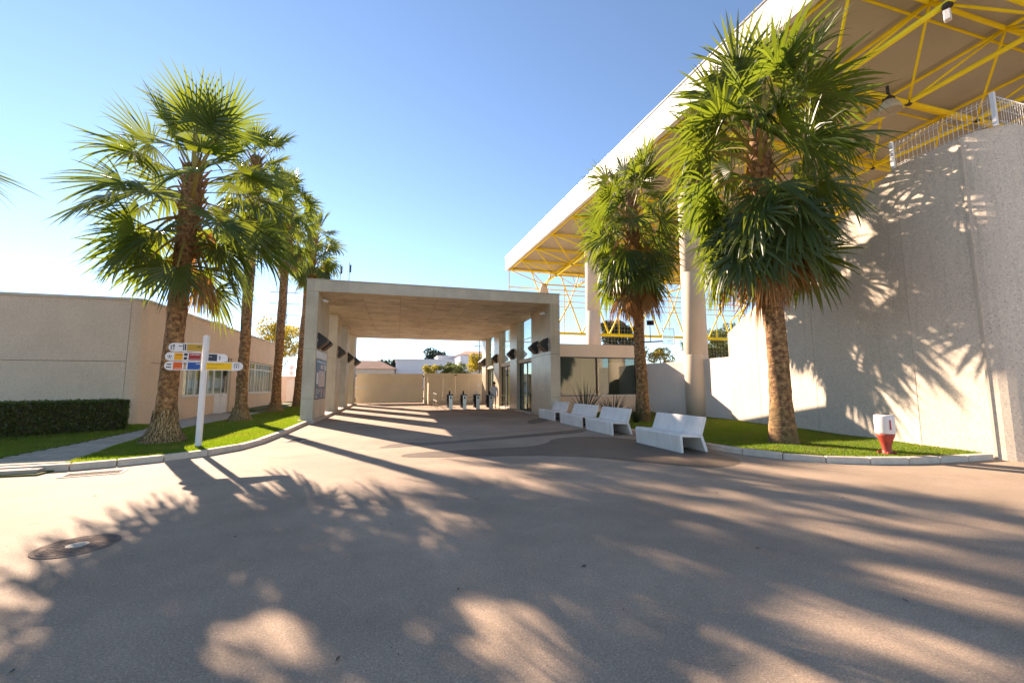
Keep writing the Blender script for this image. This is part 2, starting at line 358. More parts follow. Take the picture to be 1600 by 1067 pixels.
# slatted path of concrete strips
path = structure(MB().prism([(-5.98, 9.3), (-6.0, 9.9), (-6.95, 14.2), (-7.05, 17.5), (-7.0, 24.5), (-8.3, 45), (-9.5, 45), (-9.5, 20.5), (-8.2, 17.0), (-7.85, 13.3), (-7.7, 10.9), (-30, 10.6), (-30, 9.2)], -.02, .028).build('path', 'lawn'))
cl = [(-7.6, 9.2, 1.5), (-7.1, 10.4, 1.1), (-7.1, 11.5, .78), (-7.3, 13.2, .58), (-7.6, 15.5, .58), (-7.75, 17.3, .62), (-8.05, 20, .95), (-8.2, 24, 1.15), (-8.6, 28.6, .9)]
def clp(y):
    for a, b in zip(cl, cl[1:]):
        if a[1] <= y <= b[1]: t = (y - a[1]) / (b[1] - a[1]); return [a[k] + (b[k] - a[k]) * t for k in (0, 2)]
y = 9.32
while y < 26.0:
    x, hw = clp(y); w = .22
    MB().box((x, y + w / 2, .052), (2 * hw, w, .07), R(6) + rng.uniform(-.02, .02)).build('paving_strip', 'strip', path, bevel=.008)
    y += w + .16

# manhole cover and drain grates
mh = thing('manhole_cover', 'round cast iron manhole cover in the asphalt at lower left', 'manhole cover', (-2.97, 5.2, 0))
MB().lathe([(.315, .001), (.315, .007), (.28, .008), (.28, .004)], 40, mh.location).build('rim', 'iron', mh)
MB().lathe([(.272, .001), (.272, .008), (.26, .010)], 40, mh.location).build('lid', 'iron', mh)
g_ = MB()
for i in range(-5, 6):
    for j in range(-5, 6):
        if i * i + j * j < 26 and i * i + j * j > 3: g_.box((mh.location.x + i * .047, mh.location.y + j * .047, .011), (.03, .03, .005), R(45))
stuff(g_.build('tread_studs', 'iron', mh))
MB().lathe([(.085, .009), (.085, .013), (.075, .014)], 24, mh.location).build('centre_plate', 'aggtrim', mh)
def grate(c, L, W, rz, label):
    t = thing('drain_grate', label, 'drain grate', (*c, 0), 'drain grates beside the left kerb'); m = Matrix.Rotation(rz, 3, 'Z')
    def lb(x, y, dx, dy, dz): q = m @ Vector((x, y, 0)); return MB().box((c[0] + q.x, c[1] + q.y, dz / 2 + .002), (dx, dy, dz), rz)
    lb(0, 0, L, W, .004).build('pit', 'black', t)  # flat black sheet; the dark of the drain hollow is in its colour
    for s in (-1, 1):
        lb(0, s * (W / 2 + .02), L + .08, .04, .010).build('rim', 'aggtrim', t); lb(s * (L / 2 + .02), 0, .04, W, .010).build('rim', 'aggtrim', t)
    n = int(L / .06)
    for i in range(n): lb(-L / 2 + (i + .5) * L / n, 0, .025, W, .010).build('bar', 'iron', t)
grate((-5.15, 9.25), .75, .34, R(14), 'iron drain grate at the near end of the left kerb')
grate((-2.75, 13.3), .75, .34, R(88), 'small iron drain grate by the kerb near the portico')

# ------------------------------------------------------------------ left building
lb_ = thing('low_building', 'low flat-roofed beige pebble-dash building behind the left palms', 'building', (-12, 25, 0))
X0 = -9.55; ZR = 4.9
MB().bx(-30, -9.95, 19.0, 19.3, -.1, 2.45).build('wall_panel', 'pebble', lb_); MB().bx(-30, -9.95, 19.0, 19.3, 2.47, ZR - .1).build('wall_panel', 'pebble', lb_)
cor = [(-9.935, 19.0), (-9.80, 19.03), (-9.66, 19.12), (-9.57, 19.26), (X0, 19.42), (X0, 19.8), (-9.85, 19.8), (-9.85, 19.3), (-9.935, 19.3)]
MB().prism(cor, -.1, ZR - .1).build('corner_panel', 'pebble', lb_, True and False)
def side_wall(y0, y1, z0, z1): MB().bx(X0 - .25, X0, y0, y1, z0, z1).build('wall_panel', 'pebble', lb_)
side_wall(19.81, 22.5, -.1, 2.45); side_wall(19.81, 22.5, 2.47, 3.15); side_wall(22.5, 26.05, -.1, 1.06); side_wall(28.2, 31.3, -.1, 3.15)
side_wall(31.3, 36.5, -.1, 1.06); side_wall(36.5, 38.2, -.1, 3.15); side_wall(19.81, 28.2, 3.152, ZR - .1); side_wall(28.21, 38.2, 3.152, ZR - .1)
MB().bx(-30, -9.9, 37.9, 38.2, 0, ZR - .1).build('wall_panel', 'pebble', lb_)
MB().prism([(-30.05, 18.95), (-9.95, 18.95), (-9.62, 19.05), (X0 + .05, 19.38), (X0 + .05, 38.25), (-30.05, 38.25)], ZR - .1, ZR).build('roof_coping', 'concrete', lb_)
MB().bx(-11.2, -10.2, 27.5, 29.0, ZR, ZR + .35).build('roof_vent', 'pinkwhite', lb_)
MB().bx(-10.1, -10.05, 20, 38, -.05, 4.5).build('inner_wall', 'blindpale', lb_)
def window(y0, y1, n, zt, panes, sash=1.06):
    w = MB(); f = .05
    w.bx(X0 - .16, X0 - .08, y0, y1, sash, sash + .07).bx(X0 - .16, X0 - .08, y0, y1, zt - .06, zt).bx(X0 - .155, X0 - .085, y0, y1, 2.62, 2.69)
    for i in range(n + 1):
        yy = y0 + (y1 - y0) * i / n; w.bx(X0 - .15, X0 - .075, yy - f / 2, yy + f / 2, sash + .07, zt - .06)
    fr = w.build('window_frame', 'frame', lb_)
    MB().bx(X0 - .1, X0 + .05, y0 - .05, y1 + .05, sash - .05, sash).build('sill', 'frame', fr)
    for i in range(n):
        a, b = y0 + (y1 - y0) * i / n + .03, y0 + (y1 - y0) * (i + 1) / n - .03
        MB().bx(X0 - .122, X0 - .116, a, b, sash + .07, 2.62).build('pane', 'glass', fr); MB().bx(X0 - .122, X0 - .116, a, b, 2.69, zt - .06).build('pane', 'glass', fr)
        k = panes[i % len(panes)]
        if k: MB().bx(X0 - .24, X0 - .22, a + .03, b - .03, 1.85 if k == 'y' else 1.2, 2.6).build('interior_blind', 'yellowpanel' if k == 'y' else 'blindpale', fr)
        if k == 'y': MB().bx(X0 - .235, X0 - .225, a + .03, b - .03, 1.2, 1.83).build('interior_blind', 'paper', fr)
window(22.5, 26.05, 5, 3.12, [None, 'y', 'y', 'w', 'y']); window(31.3, 36.5, 8, 3.12, ['w', None, 'w', 'w', None, 'w', 'w', None])
dr = MB().bx(X0 - .14, X0 - .09, 26.1, 28.15, .0, 1.12).build('door', 'whitemetal', lb_)
d2 = MB()
for yy in (26.1, 27.1, 28.1): d2.bx(X0 - .14, X0 - .08, yy, yy + .06, 1.12, 3.12)
d2.bx(X0 - .14, X0 - .08, 26.1, 28.15, 2.6, 2.68).bx(X0 - .085, X0 - .082, 27.115, 27.135, .02, 1.1)
d2.build('door_frame', 'frame', dr)
for a, b in ((26.17, 27.09), (27.17, 28.09)): MB().bx(X0 - .12, X0 - .115, a, b, 1.13, 2.6).build('pane', 'glass', dr); MB().bx(X0 - .12, X0 - .115, a, b, 2.69, 3.1).build('pane', 'glass', dr)
MB().tube((X0 - .05, 27.25, .95), (X0 - .05, 27.25, 1.15), .015).build('handle', 'steel', dr)

# hedge
def leaf_quads(P, size, flat=None):
    n = len(P); q = nr.normal(size=(n, 3)); q /= np.linalg.norm(q, axis=1)[:, None]
    r = nr.normal(size=(n, 3)); u = np.cross(q, r); u /= np.linalg.norm(u, axis=1)[:, None]; v = np.cross(q, u)
    s = size * nr.uniform(.6, 1.3, (n, 1)); V = np.empty((n, 4, 3))
    V[:, 0] = P - u * s; V[:, 1] = P + v * s * .5; V[:, 2] = P + u * s; V[:, 3] = P - v * s * .5
    return V.reshape(-1, 3), np.arange(4 * n).reshape(-1, 4)
hd = thing('hedge', 'clipped dark green box hedge in front of the beige wall', 'hedge', (-10.4, 16.6, .09))
hm = Matrix.Rotation(math.atan2(1.95, 1.84), 3, 'Z')
MB().box((-10.77, 15.44, .55), (4.9, .75, .86), mat=hm).box((-14.0, 12.02, .55), (4.6, .75, .86), mat=hm).build('branches', 'bark', hd)
P = []
for n_, fx in ((26000, 0), (7000, 1), (16000, 2)):
    u = nr.uniform(-7.3, 2.55, n_); vv = nr.uniform(-.47, .47, n_); z = nr.uniform(.1, 1.08, n_)
    if fx == 0: vv = np.where(nr.random(n_) < .7, -.44, .44) + nr.normal(0, .035, n_)
    if fx == 1: u = 2.5 + nr.normal(0, .04, n_)
    if fx == 2: z = 1.05 + nr.normal(0, .025, n_)
    a = math.atan2(1.95, 1.84); P.append(np.c_[-10.77 + u * math.cos(a) - vv * math.sin(a), 15.44 + u * math.sin(a) + vv * math.cos(a), z])
stuff(link('foliage', npmesh('hedge_leaves', *leaf_quads(np.vstack(P), .036)), M['hedge'], hd))

# ------------------------------------------------------------------ palms
GOLD = 2.39996
def frond_mesh(elev, seed, dead=False, fan=1.15, pet=1.05, droop=1.0, cut=(.5, .64)):
    r = random.Random(seed); e = R(elev); V = []; F = []
    pts = [Vector((0, 0, 0))]; d = Vector((math.cos(e), 0, math.sin(e))); n = 7
    sag = .02 if dead else (.03 if elev > 60 else .075 if elev > 20 else .10)
    pet = pet * r.uniform(.85, 1.15)
    for i in range(n):
        d = (d + Vector((0, 0, -sag * (.4 + 1.2 * i / n)))).normalized(); pts.append(pts[-1] + d * pet / n)
    if not dead: d = (d + Vector((0, 0, -r.uniform(.0, .45) * (1 if elev < 50 else .3)))).normalized()
    tw = r.uniform(-1.1, 1.1); side = Vector((0, math.cos(tw), math.sin(tw))); side = (side - d * side.dot(d)).normalized()
    nrmv = d.cross(side) * -1
    if nrmv.z < 0 and elev > -60: nrmv = -nrmv
    w0, w1 = .05, .02
    for i, p in enumerate(pts):
        w = w0 + (w1 - w0) * i / n
        V += [p - side * w, p + nrmv * w * .6, p + side * w]
        if i: b = 3 * (i - 1); F += [(b, b + 1, b + 4, b + 3), (b + 1, b + 2, b + 5, b + 4), (b + 2, b, b + 3, b + 5)]
    npf = len(F); hub = pts[-1]
    N = 42; spread = R(r.uniform(100, 124) if not dead else r.uniform(38, 58)); dth = 2 * spread / N
    fr = [.03, .3, .52, .65, .77, .89, 1.0]; cup = r.uniform(.05, .25); limp = r.uniform(.7, 1.4)
    for k in range(N):
        th = -spread + (k + .5) * dth; u = abs(th) / spread
        L = fan * (1.08 - .34 * u * u) * r.uniform(.88, 1.1)
        if r.random() < .07: L *= r.uniform(.55, .85)
        dirv = d * math.cos(th) + side * math.sin(th) + nrmv * (.06 + cup * u)
        dirv.normalize(); tv = (side * math.cos(th) - d * math.sin(th)).normalized()
        hang = limp * droop * (r.uniform(.15, .6) if r.random() < .6 else r.uniform(.6, 1.5)) * (.45 if elev > 55 else 1); prev = None
        split = r.uniform(*cut); sw = r.uniform(-.14, .14); pl = 1 if k % 2 else -1
        q = hub + dirv * (L * fr[0]); dv = dirv.copy(); f0 = fr[0]
        for f in fr:
            if f > fr[0]:
                if f > .4: dv = (dv + Vector((0, 0, -hang * (f - f0) * 2.4)) + tv * (sw * (f - f0))).normalized()
                q = q + dv * (L * (f - f0))
            f0 = f; full = f * L * dth * .53
            wd = full if f <= split else split * L * dth * .5 * max(0.0, (1 - f) / (1 - split)) ** .75
            if f == 1.0: wd = .0012
            h = nrmv * (wd * .5 * pl)
            a_, b_ = len(V), len(V) + 1; V += [q - tv * wd - h, q + tv * wd + h]
            if prev: F.append((prev[0], prev[1], b_, a_))
            prev = (a_, b_)
    me = bpy.data.meshes.new('dead_frond' if dead else 'frond'); me.from_pydata([tuple(v) for v in V], [], F); me.update()
    me.materials.append(M['dead'] if dead else M['petiole']); me.materials.append(M['dead'] if dead else M['frond'])
    me.polygons.foreach_set('material_index', [0] * npf + [1] * (len(F) - npf)); return me
M['petiole'] = surf('petiole', (.30, .24, .06), .55, .2)
ELEV = [82, 68, 54, 40, 26, 12, -4, -22, -40, -56]
FM_ = {st: {e: [frond_mesh(e, 100 * i + j + 7 * k, droop=dp, pet=pt_, cut=ct) for j in range(4)] for i, e in enumerate(ELEV)} for k, (st, dp, pt_, ct) in enumerate((('stiff', .5, 1.2, (.42, .55)), ('limp', 1.0, 1.05, (.47, .62))))}
DM_ = {e: [frond_mesh(e, 900 + i * 10 + j, True, 1.2, .95) for j in range(3)] for i, e in enumerate((-62, -76, -86))}
def palm(label, base, lean, zc, rng_, rb, rt, s, nf, nd, seed, skirt=0., kind='limp', group='fan palms on the lawns'):
    r = random.Random(seed); t = thing('fan_palm', label, 'palm tree', (*base, .09), group)
    n = 20; prof = []
    M_ = MB(); NS = 20; H_ = zc + .25
    rings = []
    for j in range(n * 3 + 1):
        f = j / (n * 3); z = f * H_
        rad = rt + (rb - rt) * math.exp(-z * 1.5) + .03 * math.exp(-((z - H_ + 1.2) / .8) ** 2)
        if j % 3 == 0: rad *= 1.035
        cx, cy = lean[0] * f ** 1.4, lean[1] * f ** 1.4
        rings.append((cx, cy, z - .03, rad))
    vs, fs = [], []
    for (cx, cy, z, rad) in rings:
        for i in range(NS):
            a = 2 * math.pi * i / NS; q = rad * (1 + .05 * math.sin(3 * a + z * 2) + r.uniform(-.035, .035)); vs.append((cx + q * math.cos(a), cy + q * math.sin(a), z + r.uniform(-.012, .012)))
    for j in range(len(rings) - 1):
        for i in range(NS): fs.append((j * NS + i, j * NS + (i + 1) % NS, (j + 1) * NS + (i + 1) % NS, (j + 1) * NS + i))
    fs.append(tuple(range(len(vs) - NS, len(vs))))
    child('trunk', MB().add(vs, fs).mesh('trunk', True), M['trunk'], t)
    # leaf bases (boots) under the crown
    bt = MB()
    for k in range(70):
        a = k * GOLD; z = zc - rng_ - .4 + k / 70 * (rng_ + .6); cx, cy = lean
        o_ = Vector((cx + math.cos(a) * (rt + .0), cy + math.sin(a) * (rt + .0), z)); d_ = Vector((math.cos(a) * .6, math.sin(a) * .6, 1)).normalized()
        bt.tube(o_, o_ + d_ * r.uniform(.2, .42), .05, 5, .015)
    child('leaf_bases', bt.mesh('leaf_bases'), M['dead'], t)
    for k in range(nf):
        f = (k + .5) / nf; e = 74 - 120 * f ** .9 + r.uniform(-20, 20); e = min(ELEV, key=lambda q: abs(q - e))
        a = k * GOLD + r.uniform(-.3, .3); zz = zc + .2 - rng_ * f
        child('frond', r.choice(FM_[kind][e]), None, t, (lean[0] + math.cos(a) * rt * .7, lean[1] + math.sin(a) * rt * .7, zz), (0, 0, a), s * r.uniform(.86, 1.12))
    for k in range(nd):
        e = r.choice((-62, -62, -76, -86)); a = k * GOLD * 1.7 + r.uniform(-.4, .4)
        child('dead_frond', r.choice(DM_[e]), None, t, (lean[0] + math.cos(a) * rt, lean[1] + math.sin(a) * rt, zc - rng_ * ((r.uniform(.75, 1.0) if k % 2 else r.uniform(.25, .8)))), (0, 0, a), s * (r.uniform(.85, 1.08) if k % 2 else r.uniform(.75, 1.05)))
    if skirt:
        n_ = int(3600 * skirt); a = nr.uniform(0, 2 * np.pi, n_); z0 = np.clip(nr.gamma(3.2, .17, n_), .08, 1.5) * .95 * skirt; L = nr.uniform(.12, .55, n_) * skirt
        r0 = rb * 1.0 + .12 * skirt * np.clip(1 - z0 / (.82 * skirt), -.1, 1); r1 = rb * 1.0 + nr.uniform(.2, .46, n_) * skirt * np.clip(1 - np.clip(z0 - L, 0, 9) / (.82 * skirt), 0, 1) ** 1.2 + .02
        z1 = np.clip(z0 - L, -.02, 9); w = nr.uniform(.006, .02, n_)[:, None]; da = nr.normal(0, .12, n_)
        V = np.empty((n_, 4, 3)); t1 = np.c_[-np.sin(a), np.cos(a), 0 * a] * w
        p0 = np.c_[np.cos(a) * r0, np.sin(a) * r0, z0]; p1 = np.c_[np.cos(a + da) * r1, np.sin(a + da) * r1, z1]
        V[:, 0] = p0 - t1; V[:, 1] = p0 + t1; V[:, 2] = p1 + t1; V[:, 3] = p1 - t1
        o = child('root_fibres', npmesh('root_fibres', V.reshape(-1, 3), np.arange(4 * n_).reshape(-1, 4)), M['straw'], t); stuff(o)
        child('root_mound', MB().lathe([(rb + .20 * skirt, -.02), (rb + .16 * skirt, .1 * skirt), (rb + .08 * skirt, .35 * skirt), (rb * .9, .7 * skirt), (rb * .6, .85 * skirt)], 28, wob=lambda a, z: 1 + .05 * math.sin(5 * a) + .03 * math.sin(11 * a + z * 9)).mesh('root_mound', True), M['mound'], t)
    return t
palm('large fan palm with shaggy root skirt, standing behind the white signpost', (-5.86, 13.04), (.05, .3), 7.5, 2.1, .27, .21, 1.15, 46, 6, 1, .6, 'stiff')
palm('slim tall fan palm between the glazed door and the end windows', (-6.34, 20.0), (-.1, .2), 11.5, 2.8, .29, .20, .92, 42, 5, 2, .45)
palm('third palm of the left row, trunk before the end of the beige building', (-6.63, 26.36), (.05, .2), 12.3, 2.6, .33, .22, .9, 42, 6, 3, .36)
palm('farthest palm of the left row, right beside the portico', (-6.75, 32.4), (.5, 0), 12.4, 2.7, .42, .28, .92, 50, 6, 4)
palm('big fan palm with hanging dead fronds on the right lawn before the speckled wall', (9.52, 8.6), (-.02, .15), 8.7, 3.1, .36, .23, 1.2, 70, 30, 5)
palm('fan palm behind the benches, in front of the dark booth window', (9.75, 15.3), (-.2, .1), 9.5, 3.3, .36, .22, 1.06, 64, 30, 6)
palm('palm at the left edge of the picture, only its frond tips in view', (-7.95, 5.9), (0, 0), 5.0, 1.8, .4, .28, 1.1, 50, 5, 8, .8, 'stiff')

# ------------------------------------------------------------------ signpost
sp_ = thing('signpost', 'white square signpost with coloured direction blades on the left lawn', 'signpost', (-4.56, 11.74, .09))
sx, sy = -4.56, 11.74
MB().box((sx, sy, 1.43), (.10, .10, 2.68), R(-12)).build('post', 'whitemetal', sp_, bevel=.006)
def blade(z, L, ang, sgn, items, y_off=0, label=None, h=.205):
    """flat rounded direction blade leaving the post; ang turns it about the post"""
    m = Matrix.Rotation(ang, 3, 'Z'); th = .03; L *= .84; items = [(a * .84, b * .84, c, d_, e) for a, b, c, d_, e in items]
    def tp(x, y, zz): q = m @ Vector((sgn * x, y + y_off, 0)); return (sx + q.x, sy + q.y, zz)
    out = [(.06, -h / 2), (L - h / 2, -h / 2)] + [(L - h / 2 + math.cos(a) * h / 2, math.sin(a) * h / 2) for a in [math.pi * (k / 8 - .5) for k in range(1, 8)]] + [(L - h / 2, h / 2), (.06, h / 2)]
    def plate(poly, y0, y1): 
        n = len(poly); vs = [tp(a, y0, z + b) for a, b in poly] + [tp(a, y1, z + b) for a, b in poly]
        return MB().add(vs, [tuple(range(n)), tuple(range(n, 2 * n))[::-1]] + [(i, (i + 1) % n, n + (i + 1) % n, n + i) for i in range(n)])
    b = plate(out, -th / 2, th / 2).build('sign_blade', 'whitemetal', sp_)
    if label: b['label'] = label
    for (x0, x1, z0, z1, mt) in items:
        plate([(x0, z0), (x1, z0), (x1, z1), (x0, z1)], -th / 2 - (.006 if mt in ('s_ink', 'paper') else .003), -th / 2).build('sign_print', mt, b)
def words(x0, x1, z, n, mt, h=.022):
    out = []; x = x0; w = (x1 - x0) / n
    for i in range(n): out.append((x, x + w * rng.uniform(.55, .9), z - h / 2, z + h / 2 * rng.uniform(.5, 1.2), mt)); x += w
    return out
A1 = R(4)
blade(2.46, .86, A1, -1, [(.04 + .02, .42, -.085, .085, 's_gold')] + words(.07, .2, .02, 4, 's_ink') + [(.44, .47, -.07, .08, 's_ink'), (.49, .51, -.07, .08, 's_ink')] + words(.53, .62, .03, 3, 's_ink') + [(.72, .735, -.07, .02, 's_ink'), (.71, .75, .02, .06, 's_ink'), (.77, .78, -.06, .05, 's_ink'), (.79, .80, -.06, .05, 's_ink')], -.075, 'white blade with ochre panel and cutlery pictogram')
blade(2.24, .92, A1, -1, [(.07, .36, -.085, .085, 's_red')] + words(.1, .34, .05, 6, 'paper') + words(.08, .34, -.06, 9, 'paper', .008) + [(.39, .47, .02, .08, 's_ink'), (.40, .47, -.07, -.01, 's_ink'), (.50, .70, -.085, .085, 's_amber')] + words(.52, .66, .04, 5, 's_ink', .012) + [(.795, .825, -.02, .02, 's_ink'), (.76, .775, -.005, .02, 's_ink'), (.845, .86, -.005, .02, 's_ink'), (.80, .82, .055, .065, 's_ink'), (.775, .79, -.055, -.035, 's_ink'), (.83, .845, -.055, -.035, 's_ink')], -.075, 'white blade with dark red and amber panels and a football pictogram')
blade(2.02, .92, A1, -1, [(.07, .37, -.085, .085, 's_blue')] + words(.08, .18, .05, 4, 'paper') + words(.09, .12, -.06, 1, 'paper', .01) + [(.40, .47, .04, .07, 's_ink'), (.40, .47, -.07, -.05, 's_ink'), (.41, .46, -.03, .03, 's_gold'), (.50, .71, -.085, .085, 's_orange')] + words(.52, .68, -.06, 4, 'paper', .014) + [(.76, .86, .02, .045, 's_ink'), (.76, .79, -.05, -.02, 's_ink'), (.80, .83, -.05, -.02, 's_ink'), (.84, .87, -.05, -.02, 's_ink')], -.075, 'white blade with blue and orange-red panels and a bus pictogram')
blade(2.02, 1.0, R(2), 1, [(.08, .72, -.085, .085, 's_yellow')] + words(.11, .52, .045, 14, 's_ink', .012) + words(.11, .36, -.05, 9, 's_ink', .008) + [(.78, .90, .045, .06, 's_ink'), (.78, .79, -.04, .045, 's_ink'), (.89, .90, -.04, .045, 's_ink'), (.83, .85, -.04, .02, 's_ink')], -.075, 'white blade with long yellow panel pointing right')
blade(2.24, .6, R(38), 1, [(.08, .32, -.085, .085, 's_navy')] + words(.1, .2, .02, 3, 'paper', .014) + [(.38, .40, -.05, .05, 's_ink')], .07, 'short white blade with charcoal panel pointing away')

# ------------------------------------------------------------------ portico
pt = thing('portico', 'concrete entrance portico with flat roof and paired rows of piers', 'portico', (1.9, 19.2, 0))
PY = [(19.2, 22.3), (25.3, 27.0), (30.1, 31.8), (35.0, 36.7)]; XL0, XL1, XR0, XR1 = -3.9, -3.42, 7.2, 7.7; ZS = 5.6
for i, (a, b) in enumerate(PY):
    for (x0, x1) in ((XL0, XL1), (XR0, XR1)):
        pr = MB()
        for z0, z1 in ((-.05, 1.0), (1.006, 3.1), (3.106, ZS)): pr.bx(x0, x1, a, b, z0, z1)
        pr.build('pier', 'smooth' if x0 > 0 else 'concrete', pt, bevel=.008)
roof = MB().bx(XL0, XR1, 19.2, 37.3, ZS + .003, 6.1).build('roof_slab', 'concrete', pt, bevel=.01)
MB().bx(XL0 + .45, XR1 - .45, 19.75, 37.29, ZS - .012, ZS + .002).build('board_marked_ceiling', 'board', roof)
MB().bx(XL0 - .03, XR1 + .03, 19.17, 37.33, 6.1, 6.14).build('roof_flashing', 'aggtrim', roof)
MB().bx(XL0 - .05, XL1 + .1, 18.9, 37.3, -.02, .14).build('plinth', 'kerb', pt)
MB().bx(XR0 - .12, XR1, 22.2, 37.3, -.02, .07).build('plinth', 'concrete', pt)
for (a, b) in zip(PY, PY[1:]):
    y0, y1 = a[1] + .003, b[0] - .003
    MB().bx(7.3, 7.62, y0, y1, 2.95, 3.15).build('lintel', 'concrete', pt)
    MB().bx(7.44, 7.455, y0, y1, 3.15, ZS).build('glass_pane', 'glass', pt)
    MB().bx(7.42, 7.475, y0, y1, 4.35, 4.385).build('glazing_bar', 'steel', pt)
    d = MB().bx(7.44, 7.455, y0 + .05, y1 - .05, .1, 2.95).build('glass_door', 'glassdark', pt)
    fm = MB()
    for yy in (y0, (y0 + y1) / 2 - .03, y1 - .06): fm.bx(7.41, 7.485, yy, yy + .06, .07, 2.95)
    fm.bx(7.415, 7.48, y0, y1, .07, .14).bx(7.415, 7.48, y0, y1, 2.88, 2.949); fm.build('door_frame', 'dark', d)
    MB().tube((7.36, (y0 + y1) / 2 - .16, .5), (7.36, (y0 + y1) / 2 - .16, 2.2), .02).build('handle', 'steel', d)
MB().bx(7.22, 7.235, 20.1, 20.5, 1.32, 1.42).bx(7.185, 7.2, 20.1, 20.5, 1.32, 1.42).build('name_plate', 'steel', pt)
def wall_lamp(x, y, z, s, label):
    t = thing('wall_lamp', label, 'wall lamp', (x, y, z), 'diamond wall lamps on the portico piers'); h, d, w = .34, .40 * s, .30
    def wedge(pts, y0, y1, nm, mt, bv):
        n = len(pts); vs = [(x + a, y + yy, z + c) for yy in (y0, y1) for a, c in pts]
        MB().add(vs, [tuple(range(n)), tuple(range(n, 2 * n))[::-1]] + [(i, n + i, n + (i + 1) % n, (i + 1) % n) for i in range(n)]).build(nm, mt, t, bevel=bv)
    wedge([(0, -h), (0, h), (.05 * s, h), (d, .03), (d, -.03), (.05 * s, -h)], -w, w, 'housing', 'dark', .008)
    wedge([(.06 * s, -h + .03), (d * .94, -.035), (d * .96, -.075), (.08 * s, -h + .0)], -w + .04, w - .04, 'lens', 'iron', 0)
    wedge([(.0, -.05), (.03 * s, -.05), (.03 * s, .05), (.0, .05)], -w - .05, w + .05, 'bracket', 'steel', 0)
ordn = ('front', 'second', 'third', 'fourth')
for y, nm in ((19.75, 'nearer lamp over the blue board on the left front pier'), (20.85, 'farther lamp over the blue board on the left front pier'), (26.15, 'lamp on the second left pier'), (30.95, 'lamp on the third left pier'), (35.5, 'nearer lamp on the last left pier'), (36.3, 'farther lamp on the last left pier')):
    wall_lamp(XL1, y, 3.5, 1, 'dark diamond-shaped ' + nm)
for y, nm in ((19.85, 'nearer lamp on the right front pier by the benches'), (21.4, 'farther lamp on the right front pier'), (26.15, 'lamp on the second right pier'), (30.95, 'lamp on the third right pier'), (35.5, 'nearer lamp on the last right pier'), (36.3, 'farther lamp on the last right pier')):
    wall_lamp(XR0, y, 3.6, -1, 'dark diamond-shaped ' + nm)
def cctv(x, y, z, s, label):
    t = thing('security_camera', label, 'camera', (x, y, z), 'cameras under the portico roof')
    MB().tube((x, y, z), (x + s * .12, y, z - .03), .02).build('bracket', 'whitemetal', t)
    MB().box((x + s * .2, y - .08, z - .05), (.11, .30, .11), s * R(-20)).build('housing', 'whitemetal', t, bevel=.015)
cctv(XL1, 19.9, 5.35, 1, 'small white security camera high on the left front pier'); cctv(XR0, 19.9, 5.25, -1, 'small white security camera high on the right front pier')
# info board on the left front pier
ib = thing('info_board', 'tall blue information board with pale site map on left pier', 'information board', (XL1, 20.5, 1))
xb = XL1 + .004
def pl(y0, y1, z0, z1, mt, k, nm, par=ib): return MB().bx(xb, xb + .012 + .003 * k, y0, y1, z0, z1).build(nm, mt, par)
pl(19.42, 22.0, .95, 2.72, 'blueboard', 0, 'board')
for i in range(5): pl(19.42 + i * .52, 19.42 + i * .52 + .48, 2.76, 3.08, 'paper', 0, 'header_card')
pl(20.1, 21.65, 1.5, 2.22, 'paperpink', 1, 'site_map'); pl(19.6, 20.0, 1.62, 2.12, 'paper', 1, 'map_key'); pl(20.45, 21.2, 2.3, 2.5, 'paperpink', 1, 'small_map'); pl(21.5, 21.85, 2.26, 2.52, 'paper', 1, 'map_key')
for i in range(16): pl(19.65 + i * .14, 19.65 + i * .14 + rng.uniform(.06, .12), 2.58, 2.63, 'paper', 1, 'print')
for i in range(6):
    for j in range(rng.randint(2, 5)): pl(19.6 + i * .4, 19.6 + i * .4 + rng.uniform(.14, .28), 1.36 - j * .08, 1.40 - j * .08, ('paper', 's_orange')[i == 4], 1, 'print')
for i in range(8):
    yy, zz = rng.uniform(20.25, 21.4), rng.uniform(1.6, 2.1); pl(yy, yy + rng.uniform(.06, .2), zz, zz + rng.uniform(.03, .08), rng.choice(('s_red', 'housegrey', 's_gold', 'paper')), 2, 'print')

# gate behind the portico
gt = thing('vehicle_gate', 'wide beige sheet-metal double gate closing the left of the portico', 'gate', (-.7, 37.9, 0))
for x0, x1 in ((-3.4, -.73), (-.70, 2.12)):
    for z0, z1 in ((.06, 1.38), (1.395, 2.6)): MB().bx(x0, x1, 37.86, 37.92, z0, z1).build('gate_panel', 'gate', gt)
fr = MB()
for x in (-3.42, -.74, 2.10): fr.bx(x, x + .055, 37.84, 37.94, .05, 2.62)
fr.bx(-3.4, 2.14, 37.845, 37.935, .04, .09).build('gate_frame', 'gate', gt)
MB().bx(-3.7, -2.45, 37.74, 37.8, 1.33, 1.43).build('lock_bar', 'whitemetal', gt)
for z in (.35, 2.3): MB().tube((-3.5, 37.85, z), (-3.5, 37.85, z + .16), .05).build('hinge', 'dark', gt); MB().tube((2.17, 37.8, z), (2.17, 37.8, z + .16), .05).build('hinge', 'dark', gt)
gw = thing('gate_wall', 'beige panelled wall with coping behind the turnstiles', 'wall', (5, 38, 0))
for x0, x1 in ((2.24, 3.9), (3.92, 5.0), (5.02, 6.2), (6.22, 7.7)): MB().bx(x0, x1, 37.95, 38.1, .25, 2.42).build('wall_panel', 'gate', gw)
MB().bx(2.2, 7.8, 37.85, 38.2, 2.42, 2.66).build('coping', 'gate', gw); MB().bx(2.24, 7.7, 37.93, 38.12, 0, .25).build('skirting', 'concrete', gw)
MB().bx(7.05, 7.25, 37.92, 37.95, 1.45, 1.75).build('intercom', 'whitemetal', gw); MB().bx(4.85, 5.15, 37.82, 37.85, 2.5, 2.56).build('slot', 'black', gw)

